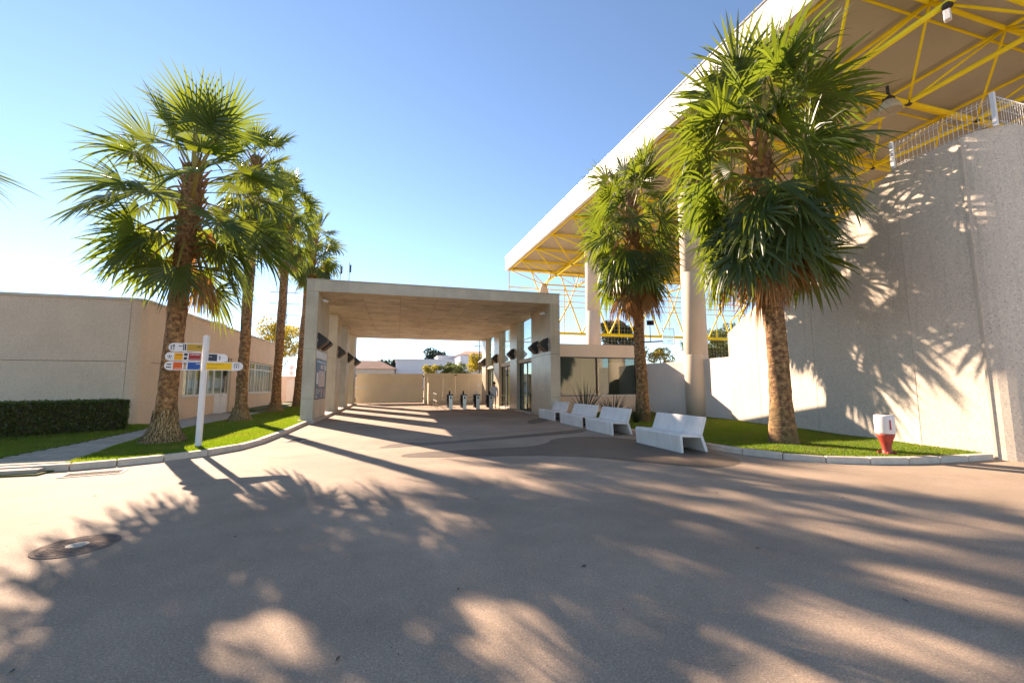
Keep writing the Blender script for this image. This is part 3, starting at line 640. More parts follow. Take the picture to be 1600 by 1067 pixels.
# turnstiles
def turnstile(x, y, label, reader):
    t = thing('turnstile', label, 'turnstile', (x, y, 0), 'turnstiles under the portico')
    MB().bx(x - .1, x + .14, y - .1, y + .9, 0, .92).build('cabinet', 'steel', t, bevel=.01)
    MB().bx(x - .14, x + .16, y - .14, y + .94, .92, .985).build('top_plate', 'dark', t, bevel=.01)
    MB().bx(x - .145, x - .102, y + .02, y + .85, .12, .9).build('side_panel', 'black', t)
    MB().bx(x - .03, x + .06, y - .112, y - .098, .70, .84).build('card_slot', 'black', t)
    MB().tube((x - .16, y + .5, .8), (x - .62, y + .5, .74), .02).build('arm', 'steel', t); MB().tube((x - .16, y + .5, .8), (x - .3, y + .62, .35), .02).build('arm', 'steel', t)
    MB().box((x - .05, y + .1, 1.1), (.09, .09, .22)).build('card_reader', reader, t, bevel=.01)
for x, y, l, rd in ((3.33, 27.6, 'leftmost steel turnstile of the four', 'black'), (4.22, 27.45, 'second steel turnstile from the left', 'black'), (5.08, 27.3, 'third steel turnstile from the left, with pale card reader', 'whitemetal'), (5.92, 27.15, 'rightmost steel turnstile, beside the standing person', 'black')): turnstile(x, y, l, rd)
rl = thing('barrier_rail', 'low steel rail with posts left of the turnstiles', 'rail', (2.6, 28.3, 0))
for x, y in ((2.55, 28.4), (2.6, 30.4), (2.62, 32.4)): MB().tube((x, y, 0), (x, y, 1.02), .028).build('post', 'steel', rl)
for z in (.98, .5): MB().tube((2.55, 28.4, z), (2.62, 32.4, z), .022).build('rail', 'steel', rl)
rl2 = thing('barrier_rail', 'low steel rail right of the turnstiles by the glass doors', 'rail', (6.9, 27.4, 0))
for x in (6.55, 7.0): MB().tube((x, 27.3, 0), (x, 27.3, .95), .028).build('post', 'steel', rl2)
for z in (.9, .45): MB().tube((6.55, 27.3, z), (7.0, 27.3, z), .022).build('rail', 'steel', rl2)
pg = thing('pedestrian_gate', 'narrow gate leaf standing open edge-on left of the turnstiles', 'gate', (2.3, 34, 0))
MB().bx(2.27, 2.33, 33.0, 34.0, .12, 1.75).build('gate_leaf', 'gate', pg); MB().tube((2.3, 34.05, 0), (2.3, 34.05, 2.2), .05).build('post', 'gate', pg)
for z in (.55, .8): MB().bx(2.262, 2.338, 32.985, 33.0, z, z + .08).build('reflector', 's_orange', pg)

# ------------------------------------------------------------------ benches
def bench(x, y0, y1, label, rz=0):
    L = y1 - y0; t = thing('bench', label, 'bench', (x + .37, (y0 + y1) / 2, 0), 'white concrete benches in a row')
    def shell(prof, nm):
        n = len(prof); m = Matrix.Rotation(rz, 3, 'Z'); vs = []
        for yy in (-L / 2, L / 2): vs += [m @ Vector((a - .37, yy, b)) + t.location for a, b in prof]
        return MB().add(vs, [tuple(range(n)), tuple(range(n, 2 * n))[::-1]] + [(i, n + i, n + (i + 1) % n, (i + 1) % n) for i in range(n)]).build(nm, 'bench', t, bevel=.012)
    shell([(0.0, 0), (.06, 0), (.045, .355), (-.015, .415), (-.03, .38)], 'front_panel')
    shell([(-.03, .382), (.0, .43), (.10, .432), (.46, .395), (.53, .41), (.535, .33), (.46, .335), (.05, .36)], 'seat')
    shell([(.46, .39), (.52, .42), (.66, .80), (.70, .815), (.735, .80), (.73, .77), (.60, .40), (.54, .335)], 'backrest')
    shell([(.54, .335), (.60, .40), (.74, .0), (.66, .0)], 'rear_leg')
for a in ((6.72, 17.5, 19.6, 'white concrete bench nearest the portico pier'), (6.62, 14.45, 16.6, 'white concrete bench, second from the portico, by the spiky plants'), (6.5, 11.95, 13.85, 'white concrete bench, third from the portico, before the palm'), (6.36, 8.45, 10.35, 'nearest white concrete bench, its backrest half in sunlight')):
    bench(*a)

# ------------------------------------------------------------------ bin
bn = thing('litter_bin', 'red and white goblet-shaped bin at the kerb of the right lawn', 'bin', (10.04, 6.61, .09))
bl = bn.location
MB().lathe([(.12, 0), (.12, .03), (.09, .045), (.078, .11), (.085, .20), (.115, .31), (.152, .40), (.162, .45)], 32, bl).build('stem', 'red', bn, True)
MB().lathe([(.163, .452), (.168, .47), (.172, .80), (.168, .825), (.145, .84), (.07, .845)], 32, bl).build('drum', 'binwhite', bn, True)
MB().lathe([(.07, .845), (.06, .86), (.02, .865)], 16, bl).build('lid_knob', 'dark', bn)
for k in range(4): a = R(45 + 90 * k); MB().box((bl.x + math.cos(a) * .125, bl.y + math.sin(a) * .125, bl.z + .05), (.07, .05, .06), a).build('foot', 'red', bn, bevel=.01)
MB().box((bl.x + .170 * math.sin(R(-25)), bl.y - .170 * math.cos(R(-25)), bl.z + .64), (.025, .014, .2), R(-25)).build('stripe', 's_red', bn)

# ------------------------------------------------------------------ right wall, coping rail and fence
rw = thing('stand_wall', 'tall speckled concrete wall panels rising along the right lawn', 'wall', (12.5, 6, 0))
A_, D_ = Vector((13.75, 14.85)), Vector((12.35, 7.35))
def pz(p): return 3.8 + (14.85 - p.y) / 7.5 * 3.4
def panel(p, q, zp, zq, th=.3):
    d = (q - p).normalized(); n_ = Vector((d.y, -d.x)) * -1
    if n_.x < 0 and abs(d.x) < .7: n_ = -n_
    if abs(d.x) >= .7: n_ = Vector((0, 1))
    a, b = p + d * .009, q - d * .009
    return MB().prism([a, b, b + n_ * th, a + n_ * th], -.05, [zp, zq, zq, zp]).build('wall_panel', 'aggwall', rw)
js = [A_, A_.lerp(D_, .245), A_.lerp(D_, .60), D_]
for p, q in zip(js, js[1:]): panel(p, q, pz(p), pz(q))
E_ = Vector((12.28, 6.0)); panel(D_, E_, 7.2, 7.2)
arc = [E_] + [Vector((12.90 - .62 * math.cos(a), 5.98 - .66 * math.sin(a))) for a in [math.pi / 2 * k / 8 for k in range(1, 9)]]
arc2 = [(p.x, p.y) for p in arc] + [(12.9, 5.62), (12.6, 5.75), (12.58, 6.0)]
MB().prism(arc2, -.05, 7.2).build('corner_panel', 'aggwall', rw)
panel(Vector((12.90, 5.32)), Vector((15.5, 5.32)), 7.2, 7.2); panel(Vector((15.5, 5.32)), Vector((19, 5.32)), 7.2, 7.2)
MB().bx(12.26, 12.36, 5.975, 6.025, 0, 7.19).build('joint_strip', 'aggtrim', rw)
for p in js[1:]: MB().box((p.x + .04, p.y, pz(p) / 2), (.06, .02, pz(p) - .02)).build('joint_strip', 'aggtrim', rw)
cp = MB()
n3 = Vector((.98, -.18))
a3, b3 = A_ + n3 * .32, D_ + n3 * .32
cp.prism([a3, b3, b3 + n3 * .1, a3 + n3 * .1], [0][0] + 3.0, [3.95, 7.35, 7.35, 3.95]); cp.build('inner_coping', 'white', rw)
hr = thing('handrail', 'yellow tubular handrail sloping up along the top of the speckled wall', 'handrail', (14, 14.8, 3.8))
h0, h1 = (14.0, 14.9, 3.6), (14.0, 14.9, 4.35)
MB().tube(h0, h1, .03).build('post', 'yellow', hr); MB().tube(h1, (12.85, 8.2, 7.35), .03).build('rail', 'yellow', hr); MB().tube((12.85, 8.2, 7.35), (12.85, 8.2, 6.7), .03).build('post', 'yellow', hr)
def mesh_fence(p, q, z, h, label, posts):
    t = thing('mesh_fence', label, 'fence', (p[0], p[1], z), 'white mesh fence panels on the speckled wall'); P, Q = Vector((*p, z)), Vector((*q, z)); L = (Q - P).length
    d = (Q - P).normalized()
    for s in posts: MB().box(P + d * (s * L) + Vector((0, 0, h / 2)), (.07, .07, h + .06), math.atan2(d.y, d.x)).build('post', 'whitemetal', t)
    n = int(L / .085); me = MB().tube((0, 0, .04), (0, 0, h - .08), .005, 5).tube((0, 0, h - .08), (d.y * -.05, d.x * .05, h), .005, 5).mesh('wire')
    for i in range(1, n):
        o = child('wire', me, M['whitemetal'], t, d * (L * i / n))
    for zz in (.06, .1, h * .5, h - .16, h - .09): MB().tube(P + Vector((0, 0, zz)), Q + Vector((0, 0, zz)), .006, 5).build('rail', 'whitemetal', t)
mesh_fence((12.42, 7.4), (12.42, 5.45), 7.2, .72, 'white wire mesh fence panel above the lawn side of the speckled wall', (0, 1))
mesh_fence((12.5, 5.42), (16, 5.42), 7.2, .72, 'white wire mesh fence panel running right round the wall corner', (.65, 1))

# low white wall and booth
lw = thing('low_wall', 'low white rendered wall between the booth and the speckled wall', 'wall', (13.9, 17.2, 0))
def seg(p, q, z, th=.2):
    p, q = Vector(p), Vector(q); d = (q - p).normalized(); n_ = Vector((-d.y, d.x)) * -1
    if n_.x < 0: n_ = -n_
    return MB().prism([p, q, q + n_ * th, p + n_ * th], -.05, z)
seg((13.25, 21.3), (13.95, 17.1), 2.77).build('wall_panel', 'white', lw); seg((13.97, 17.0), (13.86, 14.86), 2.8).build('wall_panel', 'white', lw)
bo = thing('ticket_booth', 'small cream booth with wide dark green window beside the portico', 'booth', (10.4, 21, 0))
MB().bx(7.72, 13.25, 21.0, 24.5, 3.12, 3.82).build('roof_band', 'pinkwhite', bo); MB().bx(7.72, 13.25, 21.02, 21.25, -.05, 1.0).build('front_wall', 'pinkwhite', bo)
MB().bx(13.05, 13.25, 21.02, 24.5, -.05, 3.12).build('side_wall', 'pinkwhite', bo); MB().bx(7.75, 13.05, 24.3, 24.5, -.05, 3.12).build('back_wall', 'pinkwhite', bo)
w = MB().bx(7.75, 13.05, 21.0, 21.1, 1.0, 1.06).bx(7.75, 13.05, 21.0, 21.1, 3.06, 3.119)
for x in (7.75, 10.55, 12.98): w.bx(x, x + .07, 21.0, 21.1, 1.06, 3.06)
wf = w.build('window_frame', 'dark', bo)
MB().bx(7.82, 10.55, 21.05, 21.06, 1.06, 3.06).build('pane', 'glassdark', wf); MB().bx(10.62, 12.98, 21.05, 21.06, 1.06, 3.06).build('pane', 'glassdark', wf)
MB().bx(7.82, 9.75, 21.22, 21.23, 1.12, 3.05).build('blind', 'blind', wf); MB().bx(9.78, 10.53, 21.24, 21.25, 1.2, 3.05).build('blind', 'blindpale', wf)  # second panel's beige colour stands in for a lit shape in the window
MB().bx(10.64, 12.96, 21.22, 21.23, 1.16, 2.72).build('blind', 'blind', wf)
for i in range(6): MB().bx(10.66 + i * .385, 11.02 + i * .385, 21.2, 21.21, 2.76, 3.03).build('notice', ('s_blue', 's_gold', 's_yellow', 's_blue', 's_blue', 's_gold')[i], wf)
MB().bx(10.6, 13.05, 20.96, 20.995, .98, 1.06).build('sill', 'frame', bo); MB().bx(7.9, 10.5, 20.96, 20.995, 1.04, 1.08).build('sill', 'frame', bo)
MB().bx(7.75, 8.2, 21.3, 21.8, 3.83, 4.4).build('roof_unit', 'dark', bo)

# flax plants
def flax(c, n, h, label, seed):
    r = random.Random(seed); t = thing('flax_plant', label, 'plant', (*c, .09), 'spiky flax plants behind the benches')
    for k in range(n):
        a = r.uniform(0, 2 * math.pi); e = R(r.uniform(38, 85)); L = h * r.uniform(.6, 1.1); w = .03; m = MB(); vs = []; p = Vector((math.cos(a) * .1, math.sin(a) * .1, 0)); d = Vector((math.cos(a) * math.cos(e), math.sin(a) * math.cos(e), math.sin(e))); s = Vector((-math.sin(a), math.cos(a), 0))
        for j in range(7):
            f = j / 6; ww = w * (1 - f) ** .6 + .002; vs += [p - s * ww, p + s * ww]; d = (d + Vector((0, 0, -.05 - .12 * f * r.random()))).normalized(); p = p + d * L / 6
        child('leaf', m.add(vs, [(2 * j, 2 * j + 1, 2 * j + 3, 2 * j + 2) for j in range(6)]).mesh('leaf'), M['flax'], t)
flax((8.7, 18.6), 46, 1.75, 'large clump of dark sword-shaped leaves beside the portico pier', 1); flax((9.3, 17.0), 40, 1.35, 'clump of dark arching leaves behind the second and third benches', 2)
flax((9.15, 14.9), 22, .95, 'small clump of dark leaves at the left of the palm trunk', 3); flax((10.35, 14.9), 16, .8, 'sparse dark leaves at the right of the palm trunk', 4)

# ------------------------------------------------------------------ stadium roof
sr = thing('stand_roof', 'huge white-edged grandstand roof on yellow tubular space frame', 'roof', (14, 17.2, 0))
RX0, RX1, RY0, RY1, ZB, ZT = 10.45, 40, -6, 41, 13.45, 14.85
def edge(y): return RX0 + .05 * (RY1 - y)
for k in range(12):
    y0, y1 = RY0 + (RY1 - RY0) * k / 12 + .006, RY0 + (RY1 - RY0) * (k + 1) / 12 - .006
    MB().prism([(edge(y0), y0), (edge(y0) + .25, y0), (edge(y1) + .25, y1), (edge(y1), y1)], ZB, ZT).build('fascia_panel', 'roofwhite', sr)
MB().prism([(edge(RY0) - .05, RY0), (edge(RY0) + .3, RY0), (edge(RY1) + .3, RY1 + .05), (edge(RY1) - .05, RY1 + .05)], ZT, ZT + .05).build('flashing', 'steel', sr)
MB().bx(RX0 + .26, RX1, RY1 - .25, RY1, ZB, ZT).build('fascia', 'roofwhite', sr)
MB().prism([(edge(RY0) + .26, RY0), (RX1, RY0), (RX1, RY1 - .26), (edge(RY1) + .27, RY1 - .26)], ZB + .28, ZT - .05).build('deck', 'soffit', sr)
mod = 11 / 3
bxs = [14 + mod * i for i in range(5)]; bys = [17.2 + mod * i for i in range(-4, 7)]; ZN = 11.8; ZP = ZB + .1
def tb(a, b, r, nm='strut'): MB().tube(a, b, r, 8).build(nm, 'yellow', sr, True)
for x in bxs: tb((x, bys[0], ZN), (x, bys[-1], ZN), .085, 'chord')
for y in bys: tb((bxs[0], y, ZN), (bxs[-1], y, ZN), .075, 'chord')
for y in [b - mod / 2 for b in bys] + [40.7]:
    if y > -5: tb((edge(y) + .3, y, ZP), (34, y, ZP), .07, 'purlin'); tb((edge(y) + .3, y + .5, ZP + .05), (34, y + .5, ZP + .05), .04, 'purlin')
for x in [b + mod / 2 for b in bxs]: tb((x, bys[0] - 2, ZP), (x, 40.5, ZP), .06, 'purlin')
tb((edge(bys[0]) + .5, bys[0], ZP), (edge(40.5) + .5, 40.5, ZP), .06, 'purlin')
for i, x in enumerate(bxs):
    for y in bys:
        for sx_ in (-1, 1):
            for sy_ in (-1, 1):
                xt = edge(y + sy_ * mod / 2) + .5 if (i == 0 and sx_ < 0) else x + sx_ * mod / 2
                tb((x, y, ZN), (xt, y + sy_ * mod / 2, ZP), .05 if i == 0 else .042)
        MB().lathe([(.02, -.13), (.11, -.08), (.13, 0), (.11, .08), (.02, .13)], 10, (x, y, ZN)).build('node', 'dark', sr, True)
for cy in (17.2, 28.2, 39.2):
    c = MB().lathe([(.56, -.05), (.55, 3.0), (.545, 3.02), (.53, 3.03), (.545, 3.05), (.54, 7.1), (.525, 7.11), (.54, 7.13), (.53, 10.9), (.42, 11.3), (.3, 11.72)], 40, (14, cy, 0)); c.build('column', 'pinkwhite', sr, True)
# end screen truss with nets
es = thing('end_screen', 'yellow lattice screen with ball net at the far end of the stand', 'net frame', (20, 40.6, 0)); YE = 40.4
def tq(a, b, r, nm): MB().tube(a, b, r, 6).build(nm, 'yellow', es)
tq((14.2, YE, 7.0), (40, YE, 7.0), .15, 'chord'); tq((10.7, YE, 11.6), (40, YE, 11.6), .06, 'chord'); tq((10.7, YE, 13.4), (10.7, YE, 0), .05, 'post')
for z in (9.8, 10.4, 11.1): tq((14.2, YE, z), (40, YE, z), .045, 'rail')
for i in range(9):
    x = 14.2 + i * 3.2
    tq((x, YE, 10.4), (x + 1.3, YE, 7.0), .085, 'strut'); tq((x + 1.3, YE, 7.0), (x + 3.2, YE, 10.4), .085, 'strut'); tq((x, YE, 10.4), (x + 1.1, YE, 13.4), .07, 'strut'); tq((x, YE, 10.4), (x - 1.1, YE, 13.4), .07, 'strut'); tq((x + 2.6, YE + .1, 7), (x + 2.6, YE + .1, 12), .05, 'post')
nt_ = MB()
for i in range(int(26 / .4)): nt_.tube((14.3 + i * .4, YE + .2, 2), (14.3 + i * .4, YE + .2, 11.5), .007, 3)
for j in range(24): nt_.tube((14.3, YE + .2, 2 + j * .4), (40, YE + .2, 2 + j * .4), .007, 3)
stuff(nt_.build('ball_net', 'net', es))
# pendant lamp and speaker under the roof
pd = thing('pendant_floodlight', 'white dish floodlight hanging from the yellow space frame', 'floodlight', (16.6, 9.83, 11.3))
MB().lathe([(.06, .36), (.17, .33), (.26, .22), (.33, .05), (.35, -.06), (.33, -.06), (.28, .04), (.04, .09)], 28, pd.location).build('reflector', 'soffit', pd, True)
MB().tube((16.6, 9.83, 11.6), (16.6, 9.83, 12.2), .05).build('stem', 'dark', pd); MB().box((16.6, 9.83, 11.68), (.26, .26, .16)).build('ballast', 'dark', pd)
wd = thing('box_speaker', 'small white box clamped to the yellow chord at upper right', 'speaker', (13.9, 6.75, 11.5))
MB().box((13.95, 6.75, 11.42), (.16, .14, .3), R(20)).build('housing', 'binwhite', wd, bevel=.02); MB().lathe([(.11, -.05), (.12, 0), (.11, .05)], 12, (14.0, 6.75, 11.72)).build('clamp', 'dark', wd)

# ------------------------------------------------------------------ person
ps = thing('person', 'person in white jacket and pale trousers standing beside the last turnstile', 'person', (6.33, 27.9, 0))
def person():
    J = [(0, 0, .93), (0, 0, 1.12), (0, .01, 1.32), (0, .0, 1.46), (0, -.02, 1.55), (-.09, 0, .88), (-.10, -.05, .48), (-.11, .03, .08), (-.12, -.1, .03), (.09, 0, .88), (.10, .06, .48), (.11, .12, .08), (.12, .0, .03), (-.19, 0, 1.40), (-.25, .03, 1.12), (-.22, -.08, .88), (-.21, -.12, .78), (.19, 0, 1.40), (.25, .03, 1.12), (.22, -.1, .9), (.21, -.14, .8), (0, -.03, 1.66), (0, -.02, 1.74)]
    Ed = [(0, 1), (1, 2), (2, 3), (3, 4), (0, 5), (5, 6), (6, 7), (7, 8), (0, 9), (9, 10), (10, 11), (11, 12), (3, 13), (13, 14), (14, 15), (15, 16), (3, 17), (17, 18), (18, 19), (19, 20), (4, 21), (21, 22)]
    Rd = [.15, .14, .16, .11, .055, .10, .065, .045, .04, .10, .065, .045, .04, .07, .05, .035, .035, .07, .05, .035, .035, .095, .07]
    me = bpy.data.meshes.new('body'); me.from_pydata(J, Ed, []); me.update()
    o = bpy.data.objects.new('body', me); C.objects.link(o); o.parent = ps
    sk = o.modifiers.new('skin', 'SKIN'); sk.use_smooth_shade = True
    for i, v in enumerate(me.skin_vertices[0].data): v.radius = (Rd[i] * (1.15 if i in (0, 1, 2, 3) else 1), Rd[i] * (.75 if i in (0, 1, 2, 3) else 1)); v.use_root = (i == 0)
    o.modifiers.new('sub', 'SUBSURF').render_levels = 2
    m, nt, p = new_mat('clothed_figure'); s = nt.nodes.new('ShaderNodeSeparateXYZ'); nt.links.new(objvec(nt), s.inputs[0])
    def st(a): n = nt.nodes.new('ShaderNodeMath'); n.operation = 'GREATER_THAN'; nt.links.new(s.outputs['Z'], n.inputs[0]); n.inputs[1].default_value = a; return n.outputs[0]
    c = mixc(nt, st(.08), (.03, .03, .03), (.55, .50, .45)); c = mixc(nt, st(.92), c, (.70, .68, .72)); c = mixc(nt, st(1.5), c, (.40, .24, .17))
    nt.links.new(c, p.inputs['Base Color']); p.inputs['Roughness'].default_value = .8; me.materials.append(m)
    hr_ = MB().lathe([(.098, -.06), (.11, .0), (.10, .06), (.06, .11), (.01, .125)], 16, (6.33, 27.9 + .01, 1.71)); hr_.build('hair', 'hair', ps, True)
    fc = MB().box((6.33, 27.9 - .12, 1.66), (.025, .04, .05)); fc.build('nose', 'skin', ps, bevel=.008)
person(); ps.rotation_euler = (0, 0, 0)

# ------------------------------------------------------------------ beyond the gate: street, houses, trees
def tree(label, x, y, z0, h, rad, mat, seed, n=2600, conif=False, group='trees beyond the gate', leaf=.12, trunk=.18):
    r = random.Random(seed); g = np.random.default_rng(seed); t = thing('broadleaf_tree' if not conif else 'conifer_tree', label, 'tree', (x, y, z0), group)
    b = MB(); b.tube((0, 0, -.1), (0, 0, h * .55), trunk, 8, trunk * .55); cl_ = []
    if conif:
        b.tube((0, 0, h * .5), (0, 0, h * .97), trunk * .55, 6, .03)
        for k in range(26):
            f = .2 + .78 * k / 26; a = k * GOLD; L = rad * (1.05 - f) * r.uniform(.75, 1.15) + .2; p = Vector((math.cos(a) * L, math.sin(a) * L, h * f - .05 * L)); b.tube((0, 0, h * f), p, .04, 4, .015)
            for q in (.35, .6, .85, 1): cl_.append((p.x * q, p.y * q, h * f - .05 * L * q, L * .22 + .25))
    else:
        for k in range(13):
            a = k * GOLD; f = r.uniform(.35, 1); e = r.uniform(-.25, .9); rr = rad * f
            p = Vector((math.cos(a) * rr * .72, math.sin(a) * rr * .72, h * .62 + e * (h * .33))); b.tube((0, 0, h * r.uniform(.3, .55)), p, trunk * .35, 5, .02); cl_.append((*p, rad * r.uniform(.26, .42)))
    child('trunk', b.mesh('trunk'), M['bark'], t)
    cl_ = np.array(cl_); k = g.integers(0, len(cl_), n); d = g.normal(size=(n, 3)); d /= np.linalg.norm(d, axis=1)[:, None]
    P = cl_[k, :3] + d * (cl_[k, 3] * g.uniform(.35, 1.05, n) ** .6)[:, None] * np.array([1, 1, .5 if conif else .8])
    o = child('crown', npmesh('crown', *leaf_quads(P, leaf)), M[mat], t); stuff(o); return t
def house(label, x0, x1, y0, y1, h, mat, wins=(), roof=None, cat='house', z0=0):
    t = thing('house', label, cat, ((x0 + x1) / 2, y0, z0), 'houses beyond the gate')
    MB().bx(x0, x1, y0, y1, z0 - .1, z0 + h).build('wall', mat, t)
    if roof:
        cx, cy = (x0 + x1) / 2, (y0 + y1) / 2; o = .5; z = z0 + h
        MB().add([(x0 - o, y0 - o, z), (x1 + o, y0 - o, z), (x1 + o, y1 + o, z), (x0 - o, y1 + o, z), (x0 + (x1 - x0) * .3, cy, z + roof), (x1 - (x1 - x0) * .3, cy, z + roof)], [(0, 1, 5, 4), (1, 2, 5), (2, 3, 4, 5), (3, 0, 4), (3, 2, 1, 0)]).build('roof', 'tile', t)
    else: MB().bx(x0 - .15, x1 + .15, y0 - .15, y1 + .15, z0 + h, z0 + h + .25).build('parapet', mat, t)
    for (a, b, za, zb) in wins:
        wv = MB().bx(a, b, y0 - .03, y0 + .05, z0 + za, z0 + zb).build('window', 'dark', t); MB().bx(a - .12, b + .12, y0 - .12, y0 - .031, z0 + za - .15, z0 + za).build('sill', 'frame', wv)
    return t
structure(MB().prism([(-60, 66), (120, 66), (120, 220), (-60, 220)], -.02, [.0, .0, 6, 6]).build('terrain', 'earth'))
house('low house with red tiled hip roof behind the gate at left', -11.5, -.8, 90, 98, 5.0, 'pinkwhite', [(-6, -5, 2, 3.2)], 1.9)
house('long plain white building behind the middle of the gate', -.6, 12, 92, 104, 7.0, 'housewhite', [(5.7, 7.0, 5.5, 5.9), (7.6, 8.8, 5.5, 5.9), (6.3, 7.1, 4.3, 4.6)])
house('pale grey flat-roofed house between the trees behind the gate', 9.5, 17.0, 106, 116, 8.9, 'housegrey', [(12, 13.4, 5, 6.4)])
hb = house('tall white house with tiled roof and balcony behind the yellowing tree', 13.4, 20.0, 94, 104, 8.6, 'housewhite', [(15.4, 18.0, 6.0, 8.0), (14, 15, 3, 4.5)], 1.2)
MB().bx(13.6, 18.2, 92.6, 94, 4.9, 5.15).build('balcony', 'housewhite', hb); MB().bx(13.6, 18.2, 92.6, 92.66, 5.15, 6.1).build('balcony_rail', 'glass', hb)
house('distant grey block with rooftop box behind the balcony house', 19.5, 31, 112, 124, 10.6, 'housegrey', [(21, 22.5, 6, 8), (25, 27, 6, 8)])
house('bright white annexe wall seen at the right end of the portico', 17.5, 24, 74, 84, 9.5, 'housewhite', [(18.6, 19.2, 3.2, 4.4)])
tree('round dark pine crown above the long white building', 9.5, 122, 0, 13.2, 4.6, 'conifer', 21, 3200, leaf=.3); tree('grey-green olive tree before the balcony house', 11.2, 82, 0, 6.2, 2.6, 'tree', 22, 2600, leaf=.16)
tree('yellow-green leafy tree at the right behind the gate', 13.6, 68, 0, 7.6, 3.4, 'treey', 23, 5200, leaf=.15); tree('small green tree in front of the long white building', 5.9, 80, 0, 5.6, 1.9, 'treey', 24, 1900, leaf=.14)
tree('small palm-like green shrub tree between white building and olive', 8.6, 80, 0, 6.4, 1.7, 'tree', 25, 2000, leaf=.16); tree('dark bushy tree left of the tiled house', -10.5, 98, 0, 8.0, 3.4, 'conifer', 26, 2400, leaf=.25)
tree('dark tree behind the tiled hip roof', -1.5, 112, 0, 8.6, 4.0, 'conifer', 27, 2600, leaf=.3)
tree('leafy green tree beside the farthest left palm', -15.5, 62, 0, 10.6, 3.8, 'treey', 28, 4200, leaf=.16); tree('rusty brown hedge tree beyond the left boundary wall', -17.5, 58, 0, 6.0, 2.8, 'dead', 29, 2400, leaf=.14)
tree('dark pine behind the booth roof', 34.0, 60, 0, 12.4, 3.4, 'conifer', 30, 7000, leaf=.26)
tree('sunlit green tree beyond the ball net, right of the thick column', 52, 60, 0, 11.2, 5.0, 'tree', 31, 6000, leaf=.2); tree('second green tree beyond the ball net at the wall end', 57.5, 60, 0, 12.2, 5.0, 'tree', 34, 6000, leaf=.2)
tree('bright orange-yellow shrub tree beyond the low wall', 36.5, 52, 0, 7.2, 2.2, 'treey', 32, 3000, leaf=.16); tree('dull green tree beyond the low wall, behind the small white house', 37.5, 62, 0, 8.6, 3.4, 'tree', 33, 3800, leaf=.18)
house('small white house with dark window beyond the low wall', 30.5, 33.6, 52, 58, 6.3, 'housewhite', [(31.4, 32.7, 4.4, 5.6)])
bw = thing('boundary_wall', 'cream boundary wall with door beyond the left palms', 'wall', (-9.4, 44, 0))
MB().bx(-16, -3.95, 44, 44.2, -.05, 2.45).build('wall_panel', 'white', bw); MB().bx(-10.2, -9.3, 43.96, 43.995, .05, 2.1).build('door', 'whitemetal', bw)
# lattice pylon
py_ = thing('lattice_pylon', 'thin grey lattice power pylon far behind the left palms', 'pylon', (-29.4, 120, 0))
m_ = MB(); Hh = 27
for i in range(9):
    z0, z1 = Hh * i / 9, Hh * (i + 1) / 9; w0, w1 = 1.5 * (1 - i / 10.5), 1.5 * (1 - (i + 1) / 10.5)
    cs0 = [(-29.4 + a * w0, 120 + b * w0, z0) for a, b in ((-1, -1), (1, -1), (1, 1), (-1, 1))]; cs1 = [(-29.4 + a * w1, 120 + b * w1, z1) for a, b in ((-1, -1), (1, -1), (1, 1), (-1, 1))]
    for k in range(4): m_.tube(cs0[k], cs1[k], .09, 4); m_.tube(cs0[k], cs1[(k + 1) % 4], .05, 4); m_.tube(cs1[k], cs1[(k + 1) % 4], .05, 4)
m_.build('tower', 'steel', py_)
a_ = MB()
for z in (20, 23, 26): a_.tube((-33, 120, z), (-25.8, 120, z), .09, 4)
a_.build('cross_arms', 'steel', py_)
for i, (x, zt) in enumerate(((-6.05, 13.9), (-5.2, 14.1))):
    f = thing('flagpole', ('left', 'right')[i] + ' one of two bare flagpoles showing above the portico roof', 'flagpole', (x, 45, 0), 'flagpoles behind the portico')
    MB().tube((x, 45, 0), (x, 45, zt), .07, 10, .045).build('pole', 'steel', f); MB().lathe([(.02, 0), (.07, .05), (.02, .12)], 10, (x, 45, zt)).build('finial', 'dark', f)
    MB().box((x + .1, 45, zt - .5), (.18, .05, .8)).build('furled_flag', 's_navy', f)
sl = thing('street_lamp', 'dark twin-headed street lamp behind the right end of the gate', 'street lamp', (11.4, 60, 0))
MB().tube((11.4, 60, 0), (11.4, 60, 8.6), .09, 8, .06).build('post', 'dark', sl)
for s in (-1, 1): MB().box((11.4 + s * .45, 60, 7.3), (.7, .2, .12)).build('lamp_head', 'dark', sl)
tf = thing('traffic_light', 'pale twin road sign on a post beyond the boundary wall', 'road sign', (-11.2, 50, 0))
MB().tube((-11.2, 50, 0), (-11.2, 50, 3.6), .05).build('post', 'steel', tf)
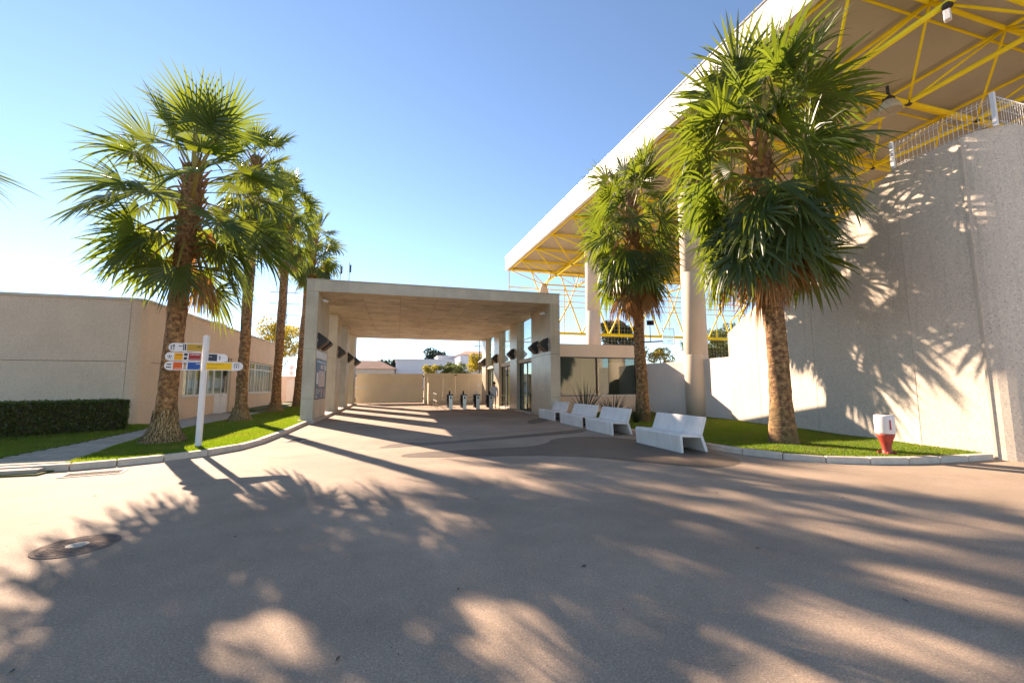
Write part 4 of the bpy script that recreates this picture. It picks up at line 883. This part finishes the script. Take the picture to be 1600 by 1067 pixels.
for z in (2.9, 3.5): m2 = Matrix.Rotation(R(90), 3, 'X'); MB().add([Vector((-11.2 + .28 * math.cos(a), 49.93, z + .28 * math.sin(a))) for a in [2 * math.pi * k / 20 for k in range(20)]] + [Vector((-11.2 + .28 * math.cos(a), 49.96, z + .28 * math.sin(a))) for a in [2 * math.pi * k / 20 for k in range(20)]], [tuple(range(20)), tuple(range(20, 40))[::-1]] + [(i, (i + 1) % 20, 20 + (i + 1) % 20, 20 + i) for i in range(20)]).build('disc', 'whitemetal', tf)
# basketball stand
bb = thing('basketball_hoop', 'basketball backboard on a stand seen above the low white wall', 'basketball hoop', (17.8, 26, 0))
MB().tube((17.2, 26.6, 0), (17.2, 26.6, 4.75), .07).build('post', 'dark', bb); MB().tube((17.2, 26.6, 4.7), (18.4, 26, 4.75), .05).build('arm', 'dark', bb)
fr = MB().bx(18.35, 19.35, 25.95, 25.99, 4.55, 4.6).bx(18.35, 19.35, 25.95, 25.99, 5.65, 5.7)
for x in (18.35, 19.3): fr.bx(x, x + .05, 25.95, 25.99, 4.6, 5.65)
fr.build('board_frame', 'whitemetal', bb); MB().bx(18.4, 19.3, 25.965, 25.975, 4.6, 5.65).build('backboard', 'glass', bb)
rm = MB(); 
for k in range(16):
    a, b = 2 * math.pi * k / 16, 2 * math.pi * (k + 1) / 16; rm.tube((18.8 + .23 * math.cos(a), 25.7 + .23 * math.sin(a), 4.75), (18.8 + .23 * math.cos(b), 25.7 + .23 * math.sin(b), 4.75), .012, 5)
rm.build('rim', 's_orange', bb); MB().box((17.6, 26.3, 6.1), (.5, .12, .34), R(-15)).build('shot_clock', 'black', bb); MB().tube((17.6, 26.35, 4.75), (17.6, 26.35, 6), .03).build('clock_post', 'dark', bb)

n_ = 130; xx = nr.uniform(-5, 9, n_); yy = nr.uniform(1.5, 14, n_); k_ = ~(inside(lawnA, xx, yy) | inside(lawnB, xx, yy) | inside(lawnR, xx, yy)) & (xx < 6.2); Pl = np.c_[xx, yy, np.full(n_, .012)][k_]
Vl, Fl = leaf_quads(Pl, .028); Vl[:, 2] = .006 + np.abs(Vl[:, 2] - .012) * .35
stuff(tag(link('leaf_litter', npmesh('leaf_litter', Vl, Fl), M['bark']), 'scattered dark scraps of dry leaf on the asphalt', 'leaf litter'))
